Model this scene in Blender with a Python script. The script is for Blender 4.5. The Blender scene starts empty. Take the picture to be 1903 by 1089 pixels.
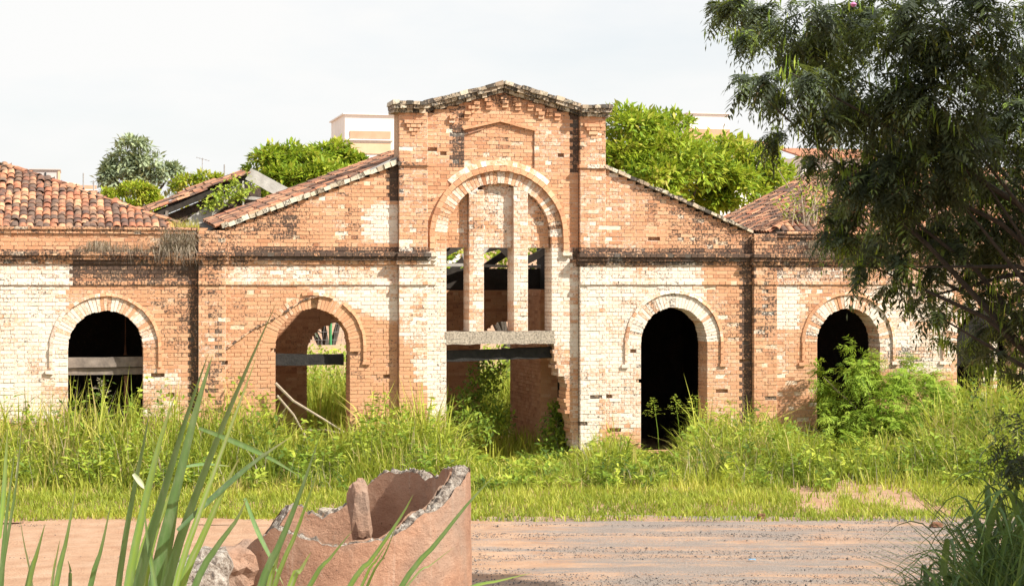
import bpy, bmesh, math, random
import numpy as np
from mathutils import Vector, noise, Matrix

random.seed(7)
rng = np.random.default_rng(11)
S = bpy.context.scene
COL = S.collection
rad = math.radians

# ------------------------------------------------------------------ camera, sky, sun
CAM_D, CAM_H, FPX = 41.4, 4.1, 3500.0            # metres in front of the facade, eye height, focal length in photo pixels
TH = math.atan(0.235); SN, CS = math.sin(TH), math.cos(TH)
cam = bpy.data.cameras.new('camera')
cam.sensor_width = 36.0
cam.lens = 36.0 * FPX / 1903.0
cam.shift_y = -19.5 / 1903.0
cam.clip_start, cam.clip_end = 0.1, 6000.0
cam_o = bpy.data.objects.new('camera', cam); COL.objects.link(cam_o)
cam_o.location = (0, -CAM_D, CAM_H)
cam_o.rotation_euler = (rad(90), 0, -TH)
S.camera = cam_o

SUN_AZ, SUN_EL = 51.0, 41.0                       # degrees to the right of the facade's normal, above the horizon
sun_dir = Vector((math.sin(rad(SUN_AZ)) * math.cos(rad(SUN_EL)), -math.cos(rad(SUN_AZ)) * math.cos(rad(SUN_EL)), math.sin(rad(SUN_EL))))
world = bpy.data.worlds.new('World'); S.world = world; world.use_nodes = True
wn, wl = world.node_tree.nodes, world.node_tree.links
wn.clear()
sky = wn.new('ShaderNodeTexSky'); sky.sky_type = 'NISHITA'; sky.sun_disc = False
sky.sun_elevation = rad(SUN_EL); sky.sun_rotation = math.atan2(sun_dir.x, sun_dir.y)
sky.air_density = 1.0; sky.dust_density = 2.0
tc = wn.new('ShaderNodeTexCoord')
mp = wn.new('ShaderNodeMapping'); mp.inputs['Scale'].default_value = (1.0, 1.0, 3.2)
nz = wn.new('ShaderNodeTexNoise'); nz.inputs['Scale'].default_value = 3.4; nz.inputs['Detail'].default_value = 6; nz.inputs['Roughness'].default_value = 0.55
rp = wn.new('ShaderNodeValToRGB')
rp.color_ramp.elements[0].position = 0.30; rp.color_ramp.elements[0].color = (0.66, 0.66, 0.66, 1)
rp.color_ramp.elements[1].position = 0.56; rp.color_ramp.elements[1].color = (1, 1, 1, 1)
mx = wn.new('ShaderNodeMix'); mx.data_type = 'RGBA'
mx.inputs['B'].default_value = (5.25, 5.25, 5.2, 1)     # thin bright cloud sheet
bg = wn.new('ShaderNodeBackground'); bg.inputs['Strength'].default_value = 0.10
wo = wn.new('ShaderNodeOutputWorld')
wl.new(tc.outputs['Generated'], mp.inputs['Vector']); wl.new(mp.outputs[0], nz.inputs['Vector'])
wl.new(nz.outputs['Fac'], rp.inputs['Fac']); wl.new(rp.outputs['Color'], mx.inputs['Factor'])
wl.new(sky.outputs[0], mx.inputs['A']); wl.new(mx.outputs['Result'], bg.inputs['Color']); wl.new(bg.outputs[0], wo.inputs['Surface'])

sl = bpy.data.lights.new('sun', 'SUN'); sl.energy = 4.6; sl.angle = rad(0.6); sl.color = (1.0, 0.93, 0.82)
so = bpy.data.objects.new('sun', sl); COL.objects.link(so)
so.rotation_euler = sun_dir.to_track_quat('Z', 'Y').to_euler(); so.location = (30, -60, 50)

S.view_settings.view_transform = 'Standard'; S.view_settings.look = 'None'
S.view_settings.exposure = 0.90; S.view_settings.gamma = 1.0
S.view_settings.use_curve_mapping = False
S.cycles.max_bounces = 6; S.cycles.diffuse_bounces = 4; S.cycles.transparent_max_bounces = 6

# ------------------------------------------------------------------ measuring and building helpers
def at(px, py, Y=0.0):
    """survey point: photo pixel on the vertical plane at Y"""
    a = (px - 951.5) / FPX; dy = Y + CAM_D
    X = dy * (a * CS + SN) / (CS - a * SN)
    return (X, Y, CAM_H - (py - 525.0) * (X * SN + dy * CS) / FPX)
def atd(px, py, d):
    """survey point at camera depth d"""
    l = (px - 951.5) / FPX * d
    return (l * CS + d * SN, -CAM_D - l * SN + d * CS, CAM_H - (py - 525.0) / FPX * d)
def depth_of(X, Y): return X * SN + (Y + CAM_D) * CS
def sstep(a, b, x):
    t = min(1.0, max(0.0, (x - a) / (b - a))); return t * t * (3 - 2 * t)
def fbm(x, y, z=0.0): return noise.fractal(Vector((x, y, z)), 1.0, 2.0, 4)

WL = {}
def mesh_np(name, V, Fq=None, Ft=None, col=None, smooth=False):
    """mesh from numpy arrays: quads, tris, per-vertex colour"""
    me = bpy.data.meshes.new(name)
    V = np.asarray(V, dtype=np.float32).reshape(-1, 3)
    Fq = np.zeros((0, 4), np.int32) if Fq is None else np.asarray(Fq, np.int32).reshape(-1, 4)
    Ft = np.zeros((0, 3), np.int32) if Ft is None else np.asarray(Ft, np.int32).reshape(-1, 3)
    me.vertices.add(len(V)); me.vertices.foreach_set('co', V.ravel())
    nl = len(Fq) * 4 + len(Ft) * 3; npoly = len(Fq) + len(Ft)
    me.loops.add(nl); me.polygons.add(npoly)
    me.loops.foreach_set('vertex_index', np.concatenate([Fq.ravel(), Ft.ravel()]).astype(np.int32))
    tot = np.concatenate([np.full(len(Fq), 4, np.int32), np.full(len(Ft), 3, np.int32)])
    st = np.concatenate([[0], np.cumsum(tot)[:-1]]).astype(np.int32) if npoly else np.zeros(0, np.int32)
    me.polygons.foreach_set('loop_start', st); me.polygons.foreach_set('loop_total', tot)
    if smooth: me.polygons.foreach_set('use_smooth', np.ones(npoly, bool))
    me.update(calc_edges=True)
    if col is not None:
        at_ = me.attributes.new('col', 'FLOAT_COLOR', 'POINT')
        at_.data.foreach_set('color', np.asarray(col, np.float32).reshape(-1, 4).ravel())
    return me
def link(name, me, mat=None, parent=None, loc=None):
    """object with world location loc (default: at its parent)"""
    o = bpy.data.objects.new(name, me); COL.objects.link(o)
    pl = WL[parent.name] if parent else Vector((0, 0, 0))
    loc = Vector(loc) if loc is not None else pl.copy()
    o.location = loc - pl
    if parent: o.parent = parent
    WL[o.name] = loc
    if me is not None and mat is not None and not me.materials: me.materials.append(mat)
    return o
def tag(o, label=None, cat=None, group=None, kind=None):
    for k, v in (('label', label), ('category', cat), ('group', group), ('kind', kind)):
        if v: o[k] = v
    return o
def thing(name, loc, label, cat, group=None):
    return tag(link(name, None, None, None, loc), label, cat, group)

class MB:
    """collects shapes in world coordinates; build() links them as one mesh object"""
    def __init__(self): self.v = []; self.f = []; self.c = []
    def add(self, vs, fs, c=(0, 0, 0.5, 0)):
        b = len(self.v); self.v += [tuple(p) for p in vs]
        self.f += [tuple(i + b for i in f) for f in fs]; self.c += [c] * len(vs)
    def hexa(self, p, c=(0, 0, 0.5, 0)):
        """8 corners: front 0-3 then back 4-7, same order"""
        self.add(p, [(0, 1, 2, 3), (7, 6, 5, 4), (0, 4, 5, 1), (1, 5, 6, 2), (2, 6, 7, 3), (3, 7, 4, 0)], c)
    def box(self, x0, x1, y0, y1, z0, z1, c=(0, 0, 0.5, 0), j=0.0):
        q = lambda: random.uniform(-j, j) if j else 0.0
        P = [(x0, y0, z0), (x1, y0, z0), (x1, y0, z1), (x0, y0, z1), (x0, y1, z0), (x1, y1, z0), (x1, y1, z1), (x0, y1, z1)]
        self.hexa([(x + q(), y + q(), z + q()) for x, y, z in P], c)
    def beam(self, a, b, w, h, c=(0, 0, 0.5, 0), up=(0, 0, 1), j=0.0, n=1):
        a, b = Vector(a), Vector(b); d = (b - a)
        s = d.cross(Vector(up)).normalized(); u = s.cross(d).normalized()
        rings = []
        for i in range(n + 1):
            p = a + d * (i / n)
            rings.append([p + s * (sx * w / 2 + random.uniform(-j, j)) + u * (sz * h / 2 + random.uniform(-j, j)) for sx, sz in ((-1, -1), (1, -1), (1, 1), (-1, 1))])
        vs = [p for r in rings for p in r]; fs = [(3, 2, 1, 0), tuple(n * 4 + k for k in range(4))]
        for i in range(n):
            for k in range(4): fs.append((i * 4 + k, i * 4 + (k + 1) % 4, i * 4 + 4 + (k + 1) % 4, i * 4 + 4 + k))
        self.add(vs, fs, c)
    def tube(self, pts, rs, n=7, c=(0, 0, 0.5, 0)):
        pts = [Vector(p) for p in pts]; vs = []; fs = []
        for i, p in enumerate(pts):
            d = (pts[min(i + 1, len(pts) - 1)] - pts[max(i - 1, 0)]).normalized()
            s = d.cross(Vector((0.13, 0.31, 0.94)))
            if s.length < 1e-3: s = d.cross(Vector((1, 0, 0)))
            s.normalize(); u = d.cross(s)
            for k in range(n):
                a = 2 * math.pi * k / n
                vs.append(p + (s * math.cos(a) + u * math.sin(a)) * rs[i])
        for i in range(len(pts) - 1):
            for k in range(n): fs.append((i * n + k, i * n + (k + 1) % n, i * n + n + (k + 1) % n, i * n + n + k))
        fs.append(tuple(range(n))[::-1]); fs.append(tuple((len(pts) - 1) * n + k for k in range(n)))
        self.add(vs, fs, c)
    def build(self, name, mat, parent=None, loc=None, smooth=False):
        base = Vector(loc) if loc is not None else (WL[parent.name] if parent else Vector((0, 0, 0)))
        me = bpy.data.meshes.new(name)
        me.from_pydata([(x - base.x, y - base.y, z - base.z) for x, y, z in self.v], [], self.f)
        a = me.attributes.new('col', 'FLOAT_COLOR', 'POINT')
        a.data.foreach_set('color', np.array(self.c, np.float32).ravel())
        if smooth: me.polygons.foreach_set('use_smooth', np.ones(len(me.polygons), bool))
        return link(name, me, mat, parent, base)

# ------------------------------------------------------------------ materials
def new_mat(name):
    m = bpy.data.materials.new(name); m.use_nodes = True
    nt = m.node_tree; b = nt.nodes['Principled BSDF']; b.inputs['Roughness'].default_value = 0.9
    b.inputs['Specular IOR Level'].default_value = 0.25
    return m, nt.nodes, nt.links, b
def N(ns, t, **kw):
    n = ns.new(t)
    for k, v in kw.items():
        if k in n.inputs: n.inputs[k].default_value = v
        else: setattr(n, k, v)
    return n
def noise_node(ns, ls, vec, scale, detail=4, rough=0.6):
    n = N(ns, 'ShaderNodeTexNoise'); n.inputs['Scale'].default_value = scale; n.inputs['Detail'].default_value = detail; n.inputs['Roughness'].default_value = rough
    ls.new(vec, n.inputs['Vector']); return n.outputs['Fac']
def math_node(ns, ls, op, a, b=None, clamp=False):
    n = N(ns, 'ShaderNodeMath'); n.operation = op; n.use_clamp = clamp
    for i, v in enumerate((a, b)):
        if v is None: continue
        if isinstance(v, (int, float)): n.inputs[i].default_value = v
        else: ls.new(v, n.inputs[i])
    return n.outputs[0]
def mixc(ns, ls, f, a, b, mode='MIX'):
    n = N(ns, 'ShaderNodeMix'); n.data_type = 'RGBA'; n.blend_type = mode
    for k, v in (('Factor', f), ('A', a), ('B', b)):
        if isinstance(v, (int, float)): n.inputs[k].default_value = v
        elif isinstance(v, tuple): n.inputs[k].default_value = v + (1,) if len(v) == 3 else v
        else: ls.new(v, n.inputs[k])
    return n.outputs['Result']
def ramp(ns, ls, f, stops):
    n = N(ns, 'ShaderNodeValToRGB'); cr = n.color_ramp
    while len(cr.elements) < len(stops): cr.elements.new(0.5)
    for e, (p, c) in zip(cr.elements, stops): e.position = p; e.color = (*c, 1)
    ls.new(f, n.inputs['Fac']); return n.outputs['Color']
def bump(ns, ls, b, h, strength=0.4, dist=0.02):
    n = N(ns, 'ShaderNodeBump'); n.inputs['Strength'].default_value = strength; n.inputs['Distance'].default_value = dist
    ls.new(h, n.inputs['Height']); ls.new(n.outputs[0], b.inputs['Normal'])

def masonry(name, stops, white=(0.76, 0.70, 0.62), dark=(0.030, 0.030, 0.031), orange=None):
    """brick or mortar: tone from col.b, lime wash from col.r, black mould and painted shade from col.g"""
    m, ns, ls, b = new_mat(name)
    pos = N(ns, 'ShaderNodeNewGeometry').outputs['Position']
    a = N(ns, 'ShaderNodeAttribute'); a.attribute_name = 'col'
    sp = N(ns, 'ShaderNodeSeparateColor'); ls.new(a.outputs['Color'], sp.inputs[0])
    w, d, r, o = sp.outputs[0], sp.outputs[1], sp.outputs[2], a.outputs['Alpha']
    n1 = noise_node(ns, ls, pos, 14, 5, 0.65); n2 = noise_node(ns, ls, pos, 55, 3, 0.6); n3 = noise_node(ns, ls, pos, 2.3, 4, 0.6)
    tone = math_node(ns, ls, 'ADD', r, math_node(ns, ls, 'MULTIPLY', math_node(ns, ls, 'SUBTRACT', n1, 0.5), 0.55), True)
    c = ramp(ns, ls, tone, stops)
    if orange: c = mixc(ns, ls, o, c, orange)
    c = mixc(ns, ls, math_node(ns, ls, 'MULTIPLY', math_node(ns, ls, 'SUBTRACT', n3, 0.35, True), 0.8, True), c, (0.57, 0.35, 0.235), 'MIX')
    # lime wash flakes
    f = math_node(ns, ls, 'ADD', math_node(ns, ls, 'MULTIPLY', n1, 0.6), math_node(ns, ls, 'MULTIPLY', n2, 0.4))
    f = math_node(ns, ls, 'ADD', math_node(ns, ls, 'MULTIPLY', math_node(ns, ls, 'SUBTRACT', f, 0.5), 1.7), 0.5)
    wf = math_node(ns, ls, 'MULTIPLY', math_node(ns, ls, 'SUBTRACT', w, f), 3.2)
    wf = math_node(ns, ls, 'ADD', wf, 0.5, True)
    wf = math_node(ns, ls, 'MULTIPLY', wf, 0.86)
    c = mixc(ns, ls, wf, c, white)
    # black mould and painted shade
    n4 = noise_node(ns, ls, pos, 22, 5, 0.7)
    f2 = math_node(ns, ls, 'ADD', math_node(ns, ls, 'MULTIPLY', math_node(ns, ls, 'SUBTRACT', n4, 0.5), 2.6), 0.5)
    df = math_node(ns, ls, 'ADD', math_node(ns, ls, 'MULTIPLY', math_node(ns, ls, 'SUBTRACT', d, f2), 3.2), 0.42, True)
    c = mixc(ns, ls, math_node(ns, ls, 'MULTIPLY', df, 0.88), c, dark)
    ls.new(c, b.inputs['Base Color'])
    bump(ns, ls, b, n2, 0.55, 0.012)
    b.inputs['Roughness'].default_value = 0.95
    return m
M = {}
M['brick'] = masonry('weathered_brick', [(0.0, (0.36, 0.160, 0.085)), (0.3, (0.52, 0.262, 0.142)), (0.6, (0.595, 0.328, 0.186)), (1.0, (0.67, 0.435, 0.275))], orange=(0.56, 0.305, 0.168))
M['mortar'] = masonry('lime_mortar', [(0.0, (0.50, 0.33, 0.21)), (0.5, (0.62, 0.44, 0.29)), (1.0, (0.72, 0.56, 0.40))], orange=(0.53, 0.30, 0.185))
M['stone'] = masonry('lichen_coping', [(0.0, (0.16, 0.13, 0.10)), (0.4, (0.36, 0.30, 0.22)), (1.0, (0.58, 0.50, 0.38))], white=(0.66, 0.63, 0.52))
M['gloom'] = masonry('gloom_plaster', [(0.0, (0.03, 0.028, 0.026)), (1.0, (0.10, 0.085, 0.075))], white=(0.16, 0.14, 0.12), dark=(0.02, 0.02, 0.02))  # near-black base paints the darkness of roofed interiors into the walls

def simple(name, stops, scale=8, rough=0.9, bumpk=0.3, use_col=False, detail=5, bscale=None, bdist=0.02):
    m, ns, ls, b = new_mat(name)
    if use_col:
        pos = N(ns, 'ShaderNodeNewGeometry').outputs['Position']
        a = N(ns, 'ShaderNodeAttribute'); a.attribute_name = 'col'
        sp = N(ns, 'ShaderNodeSeparateColor'); ls.new(a.outputs['Color'], sp.inputs[0])
        f = math_node(ns, ls, 'ADD', sp.outputs[2], math_node(ns, ls, 'MULTIPLY', math_node(ns, ls, 'SUBTRACT', noise_node(ns, ls, pos, scale, detail), 0.5), 0.6), True)
    else:
        pos = N(ns, 'ShaderNodeNewGeometry').outputs['Position']
        f = noise_node(ns, ls, pos, scale, detail)
    ls.new(ramp(ns, ls, f, stops), b.inputs['Base Color'])
    if bumpk: bump(ns, ls, b, noise_node(ns, ls, pos, bscale or scale * 3, 5), bumpk, bdist)
    b.inputs['Roughness'].default_value = rough
    return m
M['tile'] = None
def tile_mat():
    m, ns, ls, b = new_mat('clay_roof_tile')
    pos = N(ns, 'ShaderNodeNewGeometry').outputs['Position']
    oi = N(ns, 'ShaderNodeObjectInfo').outputs['Random']
    a = N(ns, 'ShaderNodeAttribute'); a.attribute_name = 'col'
    sp = N(ns, 'ShaderNodeSeparateColor'); ls.new(a.outputs['Color'], sp.inputs[0])
    r = math_node(ns, ls, 'FRACT', math_node(ns, ls, 'ADD', oi, sp.outputs[2]))
    n1 = noise_node(ns, ls, pos, 9, 5, 0.65)
    t = math_node(ns, ls, 'ADD', r, math_node(ns, ls, 'MULTIPLY', math_node(ns, ls, 'SUBTRACT', n1, 0.5), 0.9), True)
    c = ramp(ns, ls, t, [(0.0, (0.34, 0.135, 0.08)), (0.35, (0.46, 0.20, 0.11)), (0.7, (0.60, 0.34, 0.20)), (1.0, (0.44, 0.18, 0.10))])
    n2 = noise_node(ns, ls, pos, 3.4, 5, 0.7)
    d = math_node(ns, ls, 'MULTIPLY', math_node(ns, ls, 'SUBTRACT', math_node(ns, ls, 'ADD', n2, math_node(ns, ls, 'MULTIPLY', math_node(ns, ls, 'FRACT', math_node(ns, ls, 'MULTIPLY', r, 7.3)), 0.40)), 0.55), 4.0, True)
    c = mixc(ns, ls, math_node(ns, ls, 'MULTIPLY', d, 0.85), c, (0.07, 0.06, 0.055))
    ls.new(c, b.inputs['Base Color']); bump(ns, ls, b, noise_node(ns, ls, pos, 40, 4), 0.4, 0.01)
    return m
M['tile'] = tile_mat()
M['old_wood'] = simple('grey_weathered_timber', [(0.2, (0.10, 0.085, 0.075)), (0.6, (0.24, 0.20, 0.17)), (0.9, (0.36, 0.31, 0.26))], 6)
M['pale_wood'] = simple('bleached_board', [(0.2, (0.28, 0.26, 0.24)), (0.6, (0.46, 0.44, 0.41)), (0.9, (0.58, 0.55, 0.50))], 5)
M['char'] = simple('charred_timber', [(0.2, (0.008, 0.008, 0.008)), (0.8, (0.035, 0.033, 0.031))], 9, 0.75, 0.6)
M['dark_wood'] = simple('dark_roof_timber', [(0.2, (0.02, 0.017, 0.015)), (0.8, (0.06, 0.05, 0.042))], 6)
M['concrete'] = simple('pebbly_concrete', [(0.3, (0.10, 0.09, 0.08)), (0.5, (0.36, 0.31, 0.25)), (0.72, (0.58, 0.50, 0.40))], 26, 0.95, 0.8, detail=6)
M['aggregate'] = simple('broken_concrete', [(0.3, (0.07, 0.06, 0.055)), (0.45, (0.27, 0.22, 0.18)), (0.55, (0.42, 0.37, 0.32)), (0.72, (0.60, 0.56, 0.50))], 24, 0.95, 1.0, detail=8, bdist=0.04)
M['bark'] = simple('grey_bark', [(0.2, (0.035, 0.03, 0.026)), (0.8, (0.11, 0.095, 0.08))], 12)
M['twig'] = simple('dry_twig', [(0.2, (0.24, 0.19, 0.14)), (0.8, (0.45, 0.38, 0.29))], 12)
M['white_paint'] = simple('white_house_paint', [(0.2, (0.70, 0.68, 0.65)), (0.8, (0.82, 0.81, 0.79))], 1.2, 0.8, 0.0)
M['salmon'] = simple('salmon_wall', [(0.2, (0.52, 0.27, 0.18)), (0.8, (0.66, 0.38, 0.26))], 1.6, 0.9, 0.0)
M['tan_wall'] = simple('tan_wall', [(0.2, (0.56, 0.40, 0.26)), (0.8, (0.68, 0.50, 0.34))], 1.6, 0.9, 0.0)
M['grey_wall'] = simple('grey_cement_wall', [(0.2, (0.42, 0.40, 0.39)), (0.8, (0.55, 0.53, 0.52))], 1.6, 0.9, 0.0)
M['glass'] = simple('dark_window', [(0.2, (0.03, 0.035, 0.04)), (0.8, (0.06, 0.065, 0.07))], 1.0, 0.2, 0.0)
M['metal'] = simple('grey_metal', [(0.2, (0.22, 0.22, 0.22)), (0.8, (0.38, 0.38, 0.38))], 6, 0.6, 0.0)
M['rust'] = simple('rusty_iron', [(0.2, (0.10, 0.05, 0.03)), (0.8, (0.25, 0.12, 0.07))], 14, 0.9, 0.3)
M['green_post'] = simple('green_painted_post', [(0.2, (0.04, 0.20, 0.08)), (0.8, (0.07, 0.30, 0.12))], 6, 0.6, 0.0)

def leaf_mat(name, stops, trans=0.35, rough=0.55):
    m, ns, ls, b = new_mat(name)
    a = N(ns, 'ShaderNodeAttribute'); a.attribute_name = 'col'
    sp = N(ns, 'ShaderNodeSeparateColor'); ls.new(a.outputs['Color'], sp.inputs[0])
    c = ramp(ns, ls, sp.outputs[2], stops)
    ls.new(c, b.inputs['Base Color']); b.inputs['Roughness'].default_value = rough
    t = N(ns, 'ShaderNodeBsdfTranslucent')
    ls.new(mixc(ns, ls, 0.5, c, (0.35, 0.42, 0.04), 'MIX'), t.inputs['Color'])
    mxs = N(ns, 'ShaderNodeMixShader'); mxs.inputs[0].default_value = trans
    ls.new(b.outputs[0], mxs.inputs[1]); ls.new(t.outputs[0], mxs.inputs[2])
    ls.new(mxs.outputs[0], ns['Material Output'].inputs['Surface'])
    return m
def cane_mat():
    m = leaf_mat('cane_leaf', [(0.0, (0.04, 0.085, 0.04)), (0.5, (0.13, 0.25, 0.085)), (0.8, (0.26, 0.40, 0.065)), (1.0, (0.46, 0.46, 0.36))], 0.35, 0.45)
    ns, ls = m.node_tree.nodes, m.node_tree.links; b = ns['Principled BSDF']
    src = b.inputs['Base Color'].links[0].from_socket
    sp = [n for n in ns if n.type == 'SEPARATE_COLOR'][0]
    pos = N(ns, 'ShaderNodeNewGeometry').outputs['Position']
    mp_ = N(ns, 'ShaderNodeMapping'); mp_.inputs['Scale'].default_value = (1, 1, .25); ls.new(pos, mp_.inputs['Vector'])
    n1 = noise_node(ns, ls, mp_.outputs[0], 60, 4, .7)
    c = mixc(ns, ls, math_node(ns, ls, 'MULTIPLY', math_node(ns, ls, 'SUBTRACT', n1, .45, True), 1.6, True), src, (0.30, 0.34, 0.22))
    c = mixc(ns, ls, sp.outputs[0], c, (0.36, 0.27, 0.14))
    ls.new(c, b.inputs['Base Color']); return m
M['grass'] = leaf_mat('grass_blade', [(0.0, (0.05, 0.085, 0.015)), (0.3, (0.18, 0.25, 0.03)), (0.6, (0.42, 0.47, 0.06)), (0.85, (0.62, 0.58, 0.12)), (1.0, (0.52, 0.38, 0.22))], 0.4)
M['weed'] = leaf_mat('weed_leaf', [(0.0, (0.05, 0.10, 0.02)), (0.5, (0.24, 0.36, 0.045)), (1.0, (0.52, 0.57, 0.08))], 0.4)
M['mango'] = leaf_mat('mango_leaf', [(0.0, (0.05, 0.11, 0.015)), (0.4, (0.17, 0.28, 0.02)), (0.75, (0.36, 0.45, 0.03)), (1.0, (0.48, 0.44, 0.08))], 0.35)
M['far_leaf'] = leaf_mat('grey_green_leaf', [(0.0, (0.14, 0.19, 0.15)), (0.6, (0.28, 0.34, 0.21)), (1.0, (0.38, 0.44, 0.24))], 0.2)  # paled and greyed to paint distance haze into the leaves
M['fern'] = leaf_mat('feathery_leaf', [(0.0, (0.022, 0.03, 0.02)), (0.45, (0.06, 0.08, 0.052)), (0.70, (0.17, 0.22, 0.13)), (0.92, (0.34, 0.48, 0.09)), (1.0, (0.18, 0.13, 0.08))], 0.32)  # dark stops paint the crown's own shade, the lime stop its backlit leaves
M['shrub'] = leaf_mat('bright_feathery_leaf', [(0.0, (0.08, 0.16, 0.025)), (0.5, (0.28, 0.43, 0.05)), (1.0, (0.48, 0.60, 0.09))], 0.42)
M['cane'] = cane_mat()
M['dry'] = leaf_mat('dead_grass', [(0.0, (0.14, 0.11, 0.09)), (0.6, (0.34, 0.28, 0.22)), (1.0, (0.48, 0.41, 0.32))], 0.2, 0.9)

def ground_mat(name, road=False):
    m, ns, ls, b = new_mat(name)
    pos = N(ns, 'ShaderNodeNewGeometry').outputs['Position']
    rot = N(ns, 'ShaderNodeMapping'); rot.inputs['Rotation'].default_value = (0, 0, TH)
    ls.new(pos, rot.inputs['Vector'])
    st = N(ns, 'ShaderNodeMapping'); st.inputs['Scale'].default_value = (0.30, 1.5, 1.0); ls.new(rot.outputs[0], st.inputs['Vector'])
    s1 = noise_node(ns, ls, st.outputs[0], 1.3, 6, 0.65)
    g1 = noise_node(ns, ls, pos, 2.0, 5, 0.6); g2 = noise_node(ns, ls, pos, 30, 4, 0.7)
    dirt = ramp(ns, ls, g1, [(0.25, (0.34, 0.19, 0.115)), (0.5, (0.43, 0.27, 0.175)), (0.8, (0.50, 0.345, 0.245))])
    if road:
        sx = N(ns, 'ShaderNodeSeparateXYZ'); ls.new(rot.outputs[0], sx.inputs[0])
        # gravel washed into the right half of the road
        side = N(ns, 'ShaderNodeMapRange'); ls.new(sx.outputs[0], side.inputs['Value'])
        side.inputs['From Min'].default_value = 6.5; side.inputs['From Max'].default_value = 11.0; side.inputs['To Min'].default_value = -0.15; side.inputs['To Max'].default_value = 0.11
        k = math_node(ns, ls, 'ADD', math_node(ns, ls, 'ADD', s1, side.outputs[0]), math_node(ns, ls, 'MULTIPLY', math_node(ns, ls, 'SUBTRACT', g2, 0.5), 0.55))
        gf = math_node(ns, ls, 'MULTIPLY', math_node(ns, ls, 'SUBTRACT', k, 0.485), 6.0, True)
        grav = ramp(ns, ls, noise_node(ns, ls, pos, 60, 4, 0.8), [(0.3, (0.075, 0.073, 0.072)), (0.5, (0.21, 0.195, 0.185)), (0.7, (0.42, 0.385, 0.35))])
        dirt = mixc(ns, ls, math_node(ns, ls, 'MULTIPLY', gf, 0.85), dirt, grav)
    spk = math_node(ns, ls, 'MULTIPLY', math_node(ns, ls, 'SUBTRACT', noise_node(ns, ls, pos, 14, 6, 0.8), 0.56), 5.0, True)
    dirt = mixc(ns, ls, math_node(ns, ls, 'MULTIPLY', spk, .5), dirt, (0.17, 0.115, 0.085))
    ls.new(dirt, b.inputs['Base Color'])
    h = math_node(ns, ls, 'ADD', math_node(ns, ls, 'MULTIPLY', g2, 0.5), s1)
    bump(ns, ls, b, h, 0.8, 0.09)
    return m
M['soil'] = ground_mat('red_soil'); M['road'] = ground_mat('dirt_road_surface', True)

# ------------------------------------------------------------------ ground and road
def ld(l, d): return l * CS + d * SN, -CAM_D - l * SN + d * CS
def ground_z(X, Y):
    d = depth_of(X, Y)
    z = 2.5 * (1 - sstep(4, 22, d))
    z += 10.0 * sstep(32, 130, Y)
    z += 0.06 * fbm(X * 0.5, Y * 0.5) * (1 if Y < -0.5 else 0.3)
    if 20 < d < 34:
        k = sstep(20, 21, d) * (1 - sstep(32.6, 33.6, d)); z = z * (1 - k) - 0.07 * k
    if 33 < d and Y < -0.4: z += 0.10 * sstep(33, 34.5, d)
    return z
def axis(parts):
    out = []
    for a, b, n in parts: out += list(np.linspace(a, b, n, endpoint=False))
    return out + [parts[-1][1]]
La = axis([(-2500, -60, 8), (-60, -16, 14), (-16, 20, 90), (20, 60, 14), (60, 2500, 8)])
Da = axis([(-60, 0, 6), (0, 20, 40), (20, 45, 75), (45, 80, 24), (80, 200, 16), (200, 4000, 8)])
V = []
for d in Da:
    for l in La:
        X, Y = ld(l, d); V.append((X, Y, ground_z(X, Y)))
nl = len(La)
F = [(j * nl + i, j * nl + i + 1, (j + 1) * nl + i + 1, (j + 1) * nl + i) for j in range(len(Da) - 1) for i in range(nl - 1)]
ground = tag(link('ground', mesh_np('ground', V, F, smooth=True), M['soil']), kind='structure')
ls_ = np.linspace(-26, 30, 260); ds_ = np.linspace(19.8, 33.3, 110)
V = []
for d in ds_:
    for l in ls_:
        X, Y = ld(l, d)
        dd = d + (0.35 * fbm(l * 0.5, 3.1) if d > 32 else 0)
        X, Y = ld(l, dd)
        e = sstep(19.8, 20.6, d) * (1 - sstep(32.9, 33.3, d))
        z = 0.012 + 0.05 * fbm(l * 0.22, d * 1.8) + 0.012 * fbm(l * 1.5, d * 4.0, 5.0)
        V.append((X, Y, z * e + (1 - e) * -0.06 + (0.06 if d < 20.0 else 0)))
nl = len(ls_)
F = [(j * nl + i, j * nl + i + 1, (j + 1) * nl + i + 1, (j + 1) * nl + i) for j in range(len(ds_) - 1) for i in range(nl - 1)]
road = tag(link('dirt_road', mesh_np('dirt_road', V, F, smooth=True), M['road']), kind='structure')
# loose gravel in washed streaks
n = 75000
l = rng.uniform(-14, 16, n); d = rng.uniform(24, 33, n)
keep = []
for i in range(n):
    s = fbm(l[i] * 0.16, d[i] * 1.3, 9.0) + (0.12 if l[i] > -1 else -0.45)
    if s + rng.normal() * 0.10 > 0.16: keep.append(i)
l, d = l[keep], d[keep]; k = len(l)
r = rng.uniform(0.005, 0.014, k) * np.where(rng.uniform(0, 1, k) < .03, 1.8, 1)
oct_ = np.array([(1, 0, 0), (0, 1, 0), (-1, 0, 0), (0, -1, 0), (0, 0, 0.8), (0, 0, -0.6)], float)
jit = 1 + rng.uniform(-0.35, 0.35, (k, 6, 3))
Xg = l * CS + d * SN; Yg = -CAM_D - l * SN + d * CS
V = oct_[None] * jit * r[:, None, None]
a = rng.uniform(0, 6.28, k)
V = np.stack([V[..., 0] * np.cos(a)[:, None] - V[..., 1] * np.sin(a)[:, None], V[..., 0] * np.sin(a)[:, None] + V[..., 1] * np.cos(a)[:, None], V[..., 2]], -1)
V += np.stack([Xg, Yg, 0.02 + 0.2 * r], -1)[:, None, :]
T = np.array([(0, 1, 4), (1, 2, 4), (2, 3, 4), (3, 0, 4), (1, 0, 5), (2, 1, 5), (3, 2, 5), (0, 3, 5)])
Ft = (np.arange(k) * 6)[:, None, None] + T[None]
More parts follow.
